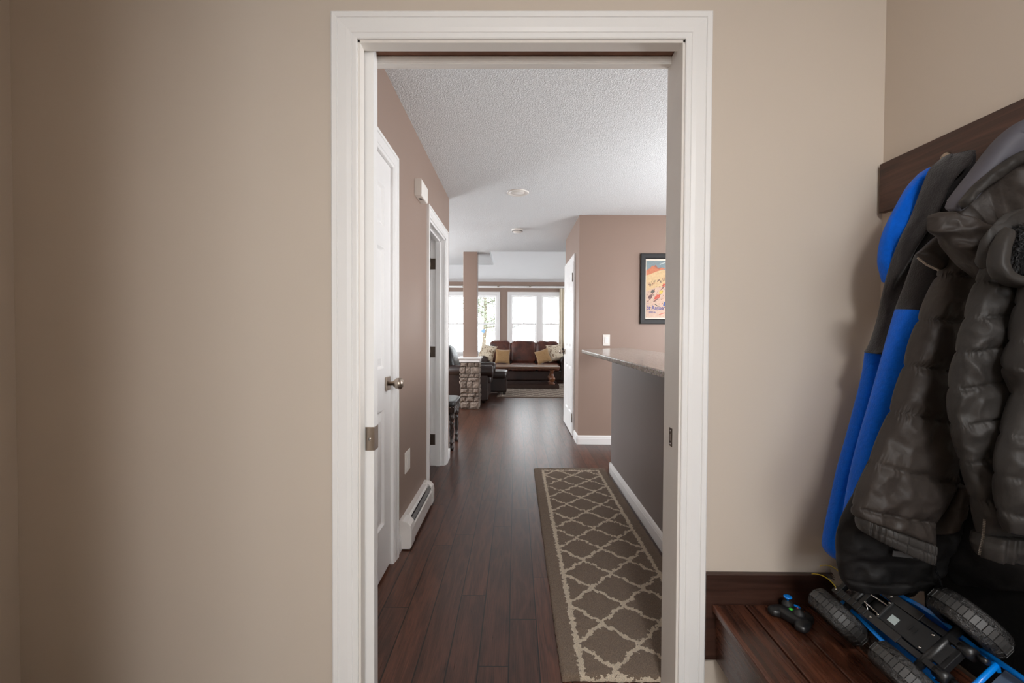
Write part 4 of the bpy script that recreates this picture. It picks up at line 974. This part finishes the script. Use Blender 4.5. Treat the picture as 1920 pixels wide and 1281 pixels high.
b = MB(); cloth(b, [rw((1885, 425), (1900, 440), .822, f=.8), rw((1868, 455), (1890, 464), .818), rw((1860, 488), (1884, 488), .815), rw((1866, 516), (1888, 505), .812), rw((1890, 534), (1905, 518), .81), rw((1925, 541), (1930, 521), .808), rw((1960, 544), (1962, 524), .806, f=.8)], .016, 9, amp=.004, fr=20, seed=57); b.build('hood', M['nylon2'], s)
b = MB(); cloth(b, [rw((1840, 505), (1866, 470), .845, f=.8), rw((1858, 470), (1880, 440), .84), rw((1884, 436), (1908, 412), .835), rw((1912, 404), (1940, 390), .83)], .022, 8, amp=.004, fr=20, seed=58); b.build('collar', M['nylon2'], s)
rf = random.Random(9); b = MB(); fc = at(1926, 474, Y=.83); b.sup(fc, .042, .02, .052, .9, .9, None, 20, 12)
for k in range(4200):
    a, c_ = rf.uniform(0, 2*PI), rf.uniform(-1, 1); r_ = math.sqrt(1 - c_*c_)
    dd = Vector((math.cos(a)*r_, -abs(math.sin(a)*r_), c_)); p = fc + Vector((dd.x*.042, dd.y*.02, dd.z*.052))
    e = p + dd * rf.uniform(.006, .014) + Vector((rf.gauss(0, .004), 0, rf.gauss(-.003, .004))); u = dd.orthogonal().normalized() * .0011
    b.add([p - u, p + u, e], [(0, 1, 2)]); 
tag(b.build('fur_lining', M['fur'], s), kind='stuff')
zipper(MB(), [at(1846, 975, Y=.835), at(1843, 1010, Y=.835), at(1836, 1040, Y=.835)], .0012).build('zipper', M['nickel'], s)

# ------------------------------------------------------------------ toy truck lying upside down on the bench
TT = math.radians(45); TO = Vector((.9065, 1.09, .4955))
eu = Vector((math.cos(TT), 0, math.sin(TT))); en = Vector((-math.sin(TT), 0, math.cos(TT)))
TM = Matrix((eu, Vector((0, 1, 0)), en)).transposed().to_4x4(); TM.translation = TO     # local: u across, y along, n up (underside)
s = thing('toy_truck', (TO.x, TO.y, BZ), 'blue and black remote control toy truck upside down on the bench with big tyres', 'toy truck')
def wheel(u, y, n=0):
    R_, w = .070, .057
    Wm = TM @ Matrix.Translation((u, y, n)) @ Matrix.Rotation(PI/2, 4, 'Y')
    b = MB(); prof = [(.036, -.024), (.050, -.0285), (.060, -.027), (.0650, -.021), (.0672, -.012), (.0680, 0), (.0672, .012), (.0650, .021), (.060, .027), (.050, .0285), (.036, .024)]
    rings = []; NN = 64
    for r, z in prof:
        ring = []
        for j in range(NN):
            a = 2*PI*j/NN; rr_ = r + (mnoise.noise(Vector((math.cos(a)*9, math.sin(a)*9, z*90 + y*20))) * .0016 if r > .045 else 0)
            if abs(z) > .010 and r > .055 and (int(j / 4 + (2 if z > 0 else 0)) % 4 == 0) and j % 4 == 0: rr_ -= .003
            ring.append(Wm @ Vector((rr_*math.cos(a), rr_*math.sin(a), z)))
        rings.append(ring)
    b.loft(rings, True, False)
    K = 40
    for k in range(K):   # centre row of square tread blocks
        a = 2*PI*k/K; Bm = Wm @ Matrix.Rotation(a, 4, 'Z') @ Matrix.Translation((.0675, 0, 0)); hgt = .0024 + .0010 * (k % 2)
        b.box(-.003, hgt, -.0047, .0047, -.0095, .0095, mi=1, M=Bm)
    K = 20
    for k in range(K):   # shoulder lugs
        for sg in (-1, 1):
            a = 2*PI*(k + .5*(sg > 0))/K; Bm = Wm @ Matrix.Rotation(a, 4, 'Z') @ Matrix.Translation((.0652, 0, sg*.017)) @ Matrix.Rotation(-sg*.45, 4, 'Y') @ Matrix.Rotation(sg*.35, 4, 'X')
            b.box(-.004, .0014, -.0068, .0068, -.006, .006, M=Bm)
    t = b.build('tyre', [M['tyre'], M['tread']], s)
    b = MB(); b.lathe([(.0001, -.014), (.012, -.014), (.016, -.010), (.032, -.016), (.036, -.022), (.036, .022), (.032, .016), (.016, .010), (.012, .014), (.0001, .014)], Wm, 28)
    for k in range(6): b.box(.010, .030, -.004, .004, -.019, .019, M=Wm @ Matrix.Rotation(k*PI/3, 4, 'Z'))
    b.build('wheel_hub', M['black'], t)
for u, y in ((-.088, .092), (.088, .092), (-.088, -.118), (.088, -.122)): wheel(u, y)
TW = TM.copy(); TM = TM @ Matrix.Translation((0, 0, -.028))
def tb(mb, u0, u1, y0, y1, n0, n1): return mb.box(u0, u1, y0, y1, n0, n1, M=TM)
b = MB()
for u in (-.036, .036):
    tb(b, u - .007, u + .007, -.165, .150, .014, .036); tb(b, u - .010, u + .010, -.06, .15, .034, .038)
    for k in range(7): tb(b, u - .0075, u + .0075, .02 + k*.018, .026 + k*.018, .036, .040)
for y in (.145, .075, -.02, -.15): tb(b, -.036, .036, y - .006, y + .006, .016, .030)
b.build('chassis_rail', M['black'], s, bevel=.001)
b = MB(); tb(b, -.026, .026, -.115, .012, .006, .034); tb(b, -.024, .024, -.15, -.115, .008, .030); tb(b, -.027, .027, .006, .012, .006, .040); b.build('battery_box', M['black_matte'], s, bevel=.002)
b = MB(); tb(b, -.029, .029, .014, .138, -.030, -.002); tb(b, -.012, .012, .03, .07, -.002, .014); tb(b, -.024, -.014, .08, .13, -.002, .012); b.build('motor_tray', M['black'], s, bevel=.002)
b = MB(); tb(b, -.016, .002, -.030, -.008, .0342, .0348); b.build('sticker', M['silver_lab'], s)
b = MB()
for k in range(2): tb(b, -.004, .008, -.060 - k*.012, -.056 - k*.012, .034, .0356)
b.build('vent_slots', M['black'], s)
for y, y2 in ((.092, .092), (-.118, -.122)):
    b = MB(); b.tube([TW @ Vector((-.08, y, 0)), TW @ Vector((.08, y2, 0))], .009, 12); b.sup(TW @ Vector((.008, y, -.026)), .018, .018, .014, .7, .7, Matrix(TW.to_3x3()).to_4x4(), 20, 12)
    b.build('axle', M['black'], s)
b = MB()
for u in (-.018, .014): b.tube([TM @ Vector((u, .015, .030)), TM @ Vector((u * .5, .135, .024))], .0026, 8)
b.tube([TM @ Vector((-.026, .05, .026)), TM @ Vector((.026, .12, .028))], .002, 8)
b.build('link_rod', M['chrome'], s)
for u in (-.036, .036):
    b = MB(); b.lathe([(.0001, 0), (.013, 0), (.013, .026), (.0001, .026)], TM @ Matrix.Translation((u, -.158, .024)) @ Matrix.Rotation(PI/2, 4, 'X') @ Matrix.Translation((0, 0, -.013)), 20)
    b.lathe([(.0001, 0), (.006, 0), (.006, .016), (.0001, .016)], TM @ Matrix.Translation((u + .004, -.186, .024)) @ Matrix.Rotation(PI/2, 4, 'X') @ Matrix.Translation((0, 0, -.008)), 14)
    b.build('body_post', M['black'], s)
for u, y, n in ((-.036, .14, .0385), (.036, .14, .0385), (-.036, .02, .0385), (.036, .02, .0385), (-.02, .01, .0402), (.02, .01, .0402), (.02, -.10, .0342), (-.02, -.10, .0342), (.036, .09, .0385)):
    MB().lathe([(.0001, .0018), (.003, .0015), (.0036, 0)], TM @ Matrix.Translation((u, y, n)), 12).build('screw', M['chrome'], s)
# blue bodywork underneath: flared side skirts, then the open cage towards the camera
b = MB()
for sg in (-1, 1):
    sec = []
    for y, w_, n_ in ((.135, .050, .010), (.06, .054, .012), (-.02, .062, .016), (-.06, .064, .012), (-.12, .058, .008), (-.175, .054, .010)):
        sec.append([TM @ Vector((sg*(w_ - .006), y, n_)), TM @ Vector((sg*(w_ + .003), y, n_ + .002)), TM @ Vector((sg*(w_ + .006), y, n_ - .030)), TM @ Vector((sg*(w_ - .004), y, n_ - .045)), TM @ Vector((sg*(w_ - .010), y, n_ - .040))])
    b.loft(sec, False, True)
tb(b, -.050, .050, -.10, .12, -.040, -.034)
b.build('body_shell', M['blue_pl'], s, bevel=.0012)
b = MB()
for u in (-.056, .056): b.tube([TM @ Vector((u, -.165, .014)), TM @ Vector((u * 1.02, -.30, .008)), TM @ Vector((u, -.42, .0))], .0055, 10)
for y in (-.195, -.30, -.41): b.tube([TM @ Vector((-.056, y, .010)), TM @ Vector((.056, y, .010))], .0055, 10)
b.tube([TM @ Vector((0, -.30, .010)), TM @ Vector((.03, -.41, .004))], .005, 10)
b.build('roll_cage', M['blue_pl'], s)
b = MB(); tb(b, -.054, .054, -.30, -.195, -.012, -.009); tb(b, -.054, .054, -.41, -.305, -.015, -.012); b.build('windscreen', M['smoky'], s)
for k, (u, bow) in enumerate(((-.034, .0), (-.002, .006))):
    p0 = TM @ Vector((u, .142, .034)); q_ = [p0, p0 + Vector((-.006, .020, .020 + bow)), p0 + Vector((-.020, .034, .026 + bow)), p0 + Vector((-.040, .046, .018))]
    pts = [(1-t_)**3*q_[0] + 3*(1-t_)**2*t_*q_[1] + 3*(1-t_)*t_*t_*q_[2] + t_**3*q_[3] for t_ in [a_/14 for a_ in range(15)]]
    MB().tube(pts, .0011, 8).build('wire', M['yellow_pl'], s)
b = MB(); b.tube([TM @ Vector((-.096, .052, -.010)), TM @ Vector((-.062, .048, .016))], .004, 8); b.build('shock_clip', M['blue_pl'], s); b = MB(); b.tube([TM @ Vector((-.062, -.150, .012)), TM @ Vector((-.060, -.185, .012))], .004, 8); b.build('shock_clip', M['blue_pl'], s)

# remote controller near the wall
ca, cb = at(1468, 1135, Z=.385), at(1514, 1161, Z=.385); cc = (ca + cb)/2; cc.z = BZ + .016
dx = (cb - ca); dx.z = 0; Lc = dx.length; dx.normalize(); dyv = Vector((0, 0, 1)).cross(dx)
CM = Matrix((dx, dyv, Vector((0, 0, 1)))).transposed().to_4x4(); CM.translation = cc
s = thing('game_controller', (cc.x, cc.y, BZ), 'small black handheld remote controller with blue sticks on the bench corner', 'remote controller')
b = MB(); b.sup(CM.translation, Lc*.60, .034, .0145, .55, .5, Matrix(CM.to_3x3()).to_4x4(), 36, 16)
for sg in (-1, 1): b.sup(CM @ Vector((sg*Lc*.50, -.020, -.002)), .019, .030, .0135, .8, .8, Matrix(CM.to_3x3()).to_4x4() @ Matrix.Rotation(sg*.35, 4, 'Z'), 24, 14)
b.build('shell', M['black'], s)
for u, v, hgt in ((-Lc*.38, .008, .034), (Lc*.22, -.006, .006)):
    b = MB(); b.lathe([(.015, 0), (.0155, .006), (.012, .012), (.005, .015), (.005, .016)], CM @ Matrix.Translation((u, v, .010)), 20)
    b.build('stick_dome', M['black_matte'], s)
    if hgt > .02:
        b = MB(); b.lathe([(.0035, 0), (.0035, .007), (.010, .009), (.0115, .011), (.0105, .013), (.006, .0125), (.0001, .0125)], CM @ Matrix.Translation((u, v, .025)), 20); b.build('stick', M['blue_pl'], s)
b = MB(); b.sup(CM @ Vector((-Lc*.12, .022, .013)), .010, .005, .004, .7, .7, Matrix(CM.to_3x3()).to_4x4(), 16, 10); b.build('trigger', M['blue_pl'], s)
b = MB(); b.lathe([(.0001, .003), (.0055, .0025), (.0065, 0)], CM @ Matrix.Translation((-Lc*.10, -.006, .0135)), 16); b.build('button', M['green_pl'], s)
b = MB(); b.prism([(-.004, -.002), (.014, -.006), (.017, .006), (.004, .004), (-.006, .008)], 0, .0006, CM @ Matrix.Translation((Lc*.02, .010, .0144))); b.build('decal', M['orange_pl'], s)

# crumpled clear bag behind the truck
mb = MB(); q00, q10, q01, q11 = at(1546, 1064, Y=1.345), at(1612, 1062, Y=1.345), at(1566, 1106, Y=1.285), at(1650, 1118, Y=1.27)
def bagf(u, v):
    p = (q00*(1-u) + q10*u)*(1-v) + (q01*(1-u) + q11*u)*v
    k = Vector((mnoise.noise(p*28), mnoise.noise(p*28 + Vector((5, 0, 0))), mnoise.noise(p*28 + Vector((0, 9, 0))))) * .008
    return p + k
mb.grid(bagf, 26, 20)
r00, r10, r01, r11 = q01, q11, Vector((.86, 1.29, BZ + .006)), Vector((.99, 1.27, BZ + .006))
def bagg(u, v):
    p = (r00*(1-u) + r10*u)*(1-v) + (r01*(1-u) + r11*u)*v
    return p + Vector((mnoise.noise(p*30), mnoise.noise(p*30 + Vector((5, 0, 0))), mnoise.noise(p*30 + Vector((0, 9, 0))) * (1 - v))) * .006
mb.grid(bagg, 26, 20)
tag(mb.build('plastic_bag', M['bag'], origin=(.9, 1.3, BZ)), 'crumpled clear plastic bag between the toy truck and the wall corner', 'plastic bag')

# ------------------------------------------------------------------ light
w = bpy.data.worlds.new('overcast'); scene.world = w; w.use_nodes = True
bg = w.node_tree.nodes['Background']; bg.inputs[0].default_value = (.93, .97, 1.0, 1); bg.inputs[1].default_value = 8.0
def area(name, loc, rot, sx, sy, e, col=(1, 1, 1), portal=False, shape='RECTANGLE'):
    d_ = bpy.data.lights.new(name, 'AREA'); d_.shape = shape; d_.size = sx; d_.size_y = sy; d_.energy = e; d_.color = col
    if portal: d_.cycles.is_portal = True
    o = bpy.data.objects.new(name, d_); COL.objects.link(o); o.location = loc; o.rotation_euler = rot; return o
area('portal_left_window', ((W1[0]+W1[1])/2, FAR + .15, (WZB+WZT)/2), (-PI/2, 0, 0), W1[1]-W1[0], WZT-WZB, 1, portal=True)
area('portal_right_window', ((W2[0]+W2[1])/2, FAR + .15, (WZB+WZT)/2), (-PI/2, 0, 0), W2[1]-W2[0], WZT-WZB, 1, portal=True)
area('portal_kitchen', (5.1, 3.1, 1.1), (0, PI/2, 0), 2.2, 2.2, 1, portal=True)
area('portal_living_right', (5.1, 9.0, 1.325), (0, PI/2, 0), 1.65, 3.2, 1, portal=True)
area('portal_living_left', (-5.1, 7.9, 1.325), (0, -PI/2, 0), 1.65, 5.4, 1, portal=True)
area('portal_mudroom', (.35, -1.8, 1.55), (PI/2, 0, 0), 1.1, 1.1, 1, portal=True)
def ball(name, loc, rad, e, col):
    d_ = bpy.data.lights.new(name, 'POINT'); d_.shadow_soft_size = rad; d_.energy = e; d_.color = col
    o = bpy.data.objects.new(name, d_); COL.objects.link(o); o.location = loc; return o
WARM = (1, .985, .97)
area('mudroom_ceiling_lamp', (.30, -1.0, 2.40), (0, 0, 0), .34, .34, 42, WARM, shape='DISK')
ball('kitchen_fill_light', (2.2, 3.0, 1.30), .35, 120, (.97, .98, 1))  # added fill, no fixture: lifts the hall ceiling towards the right
ball('dining_fill_light', (-2.4, 6.0, 1.5), .35, 125, (.97, .98, 1))  # added fill, no fixture: brightens the ceiling past the hall wall
scene.view_settings.view_transform = 'Standard'; scene.view_settings.look = 'None'
scene.view_settings.exposure = 0.0; scene.view_settings.gamma = 1.0; scene.view_settings.use_curve_mapping = False
scene.cycles.max_bounces = 10; scene.cycles.diffuse_bounces = 6; scene.cycles.glossy_bounces = 4; scene.cycles.transparent_max_bounces = 12
scene.cycles.caustics_reflective = False; scene.cycles.caustics_refractive = False; scene.cycles.use_denoising = True
scene.cycles.sample_clamp_indirect = 6
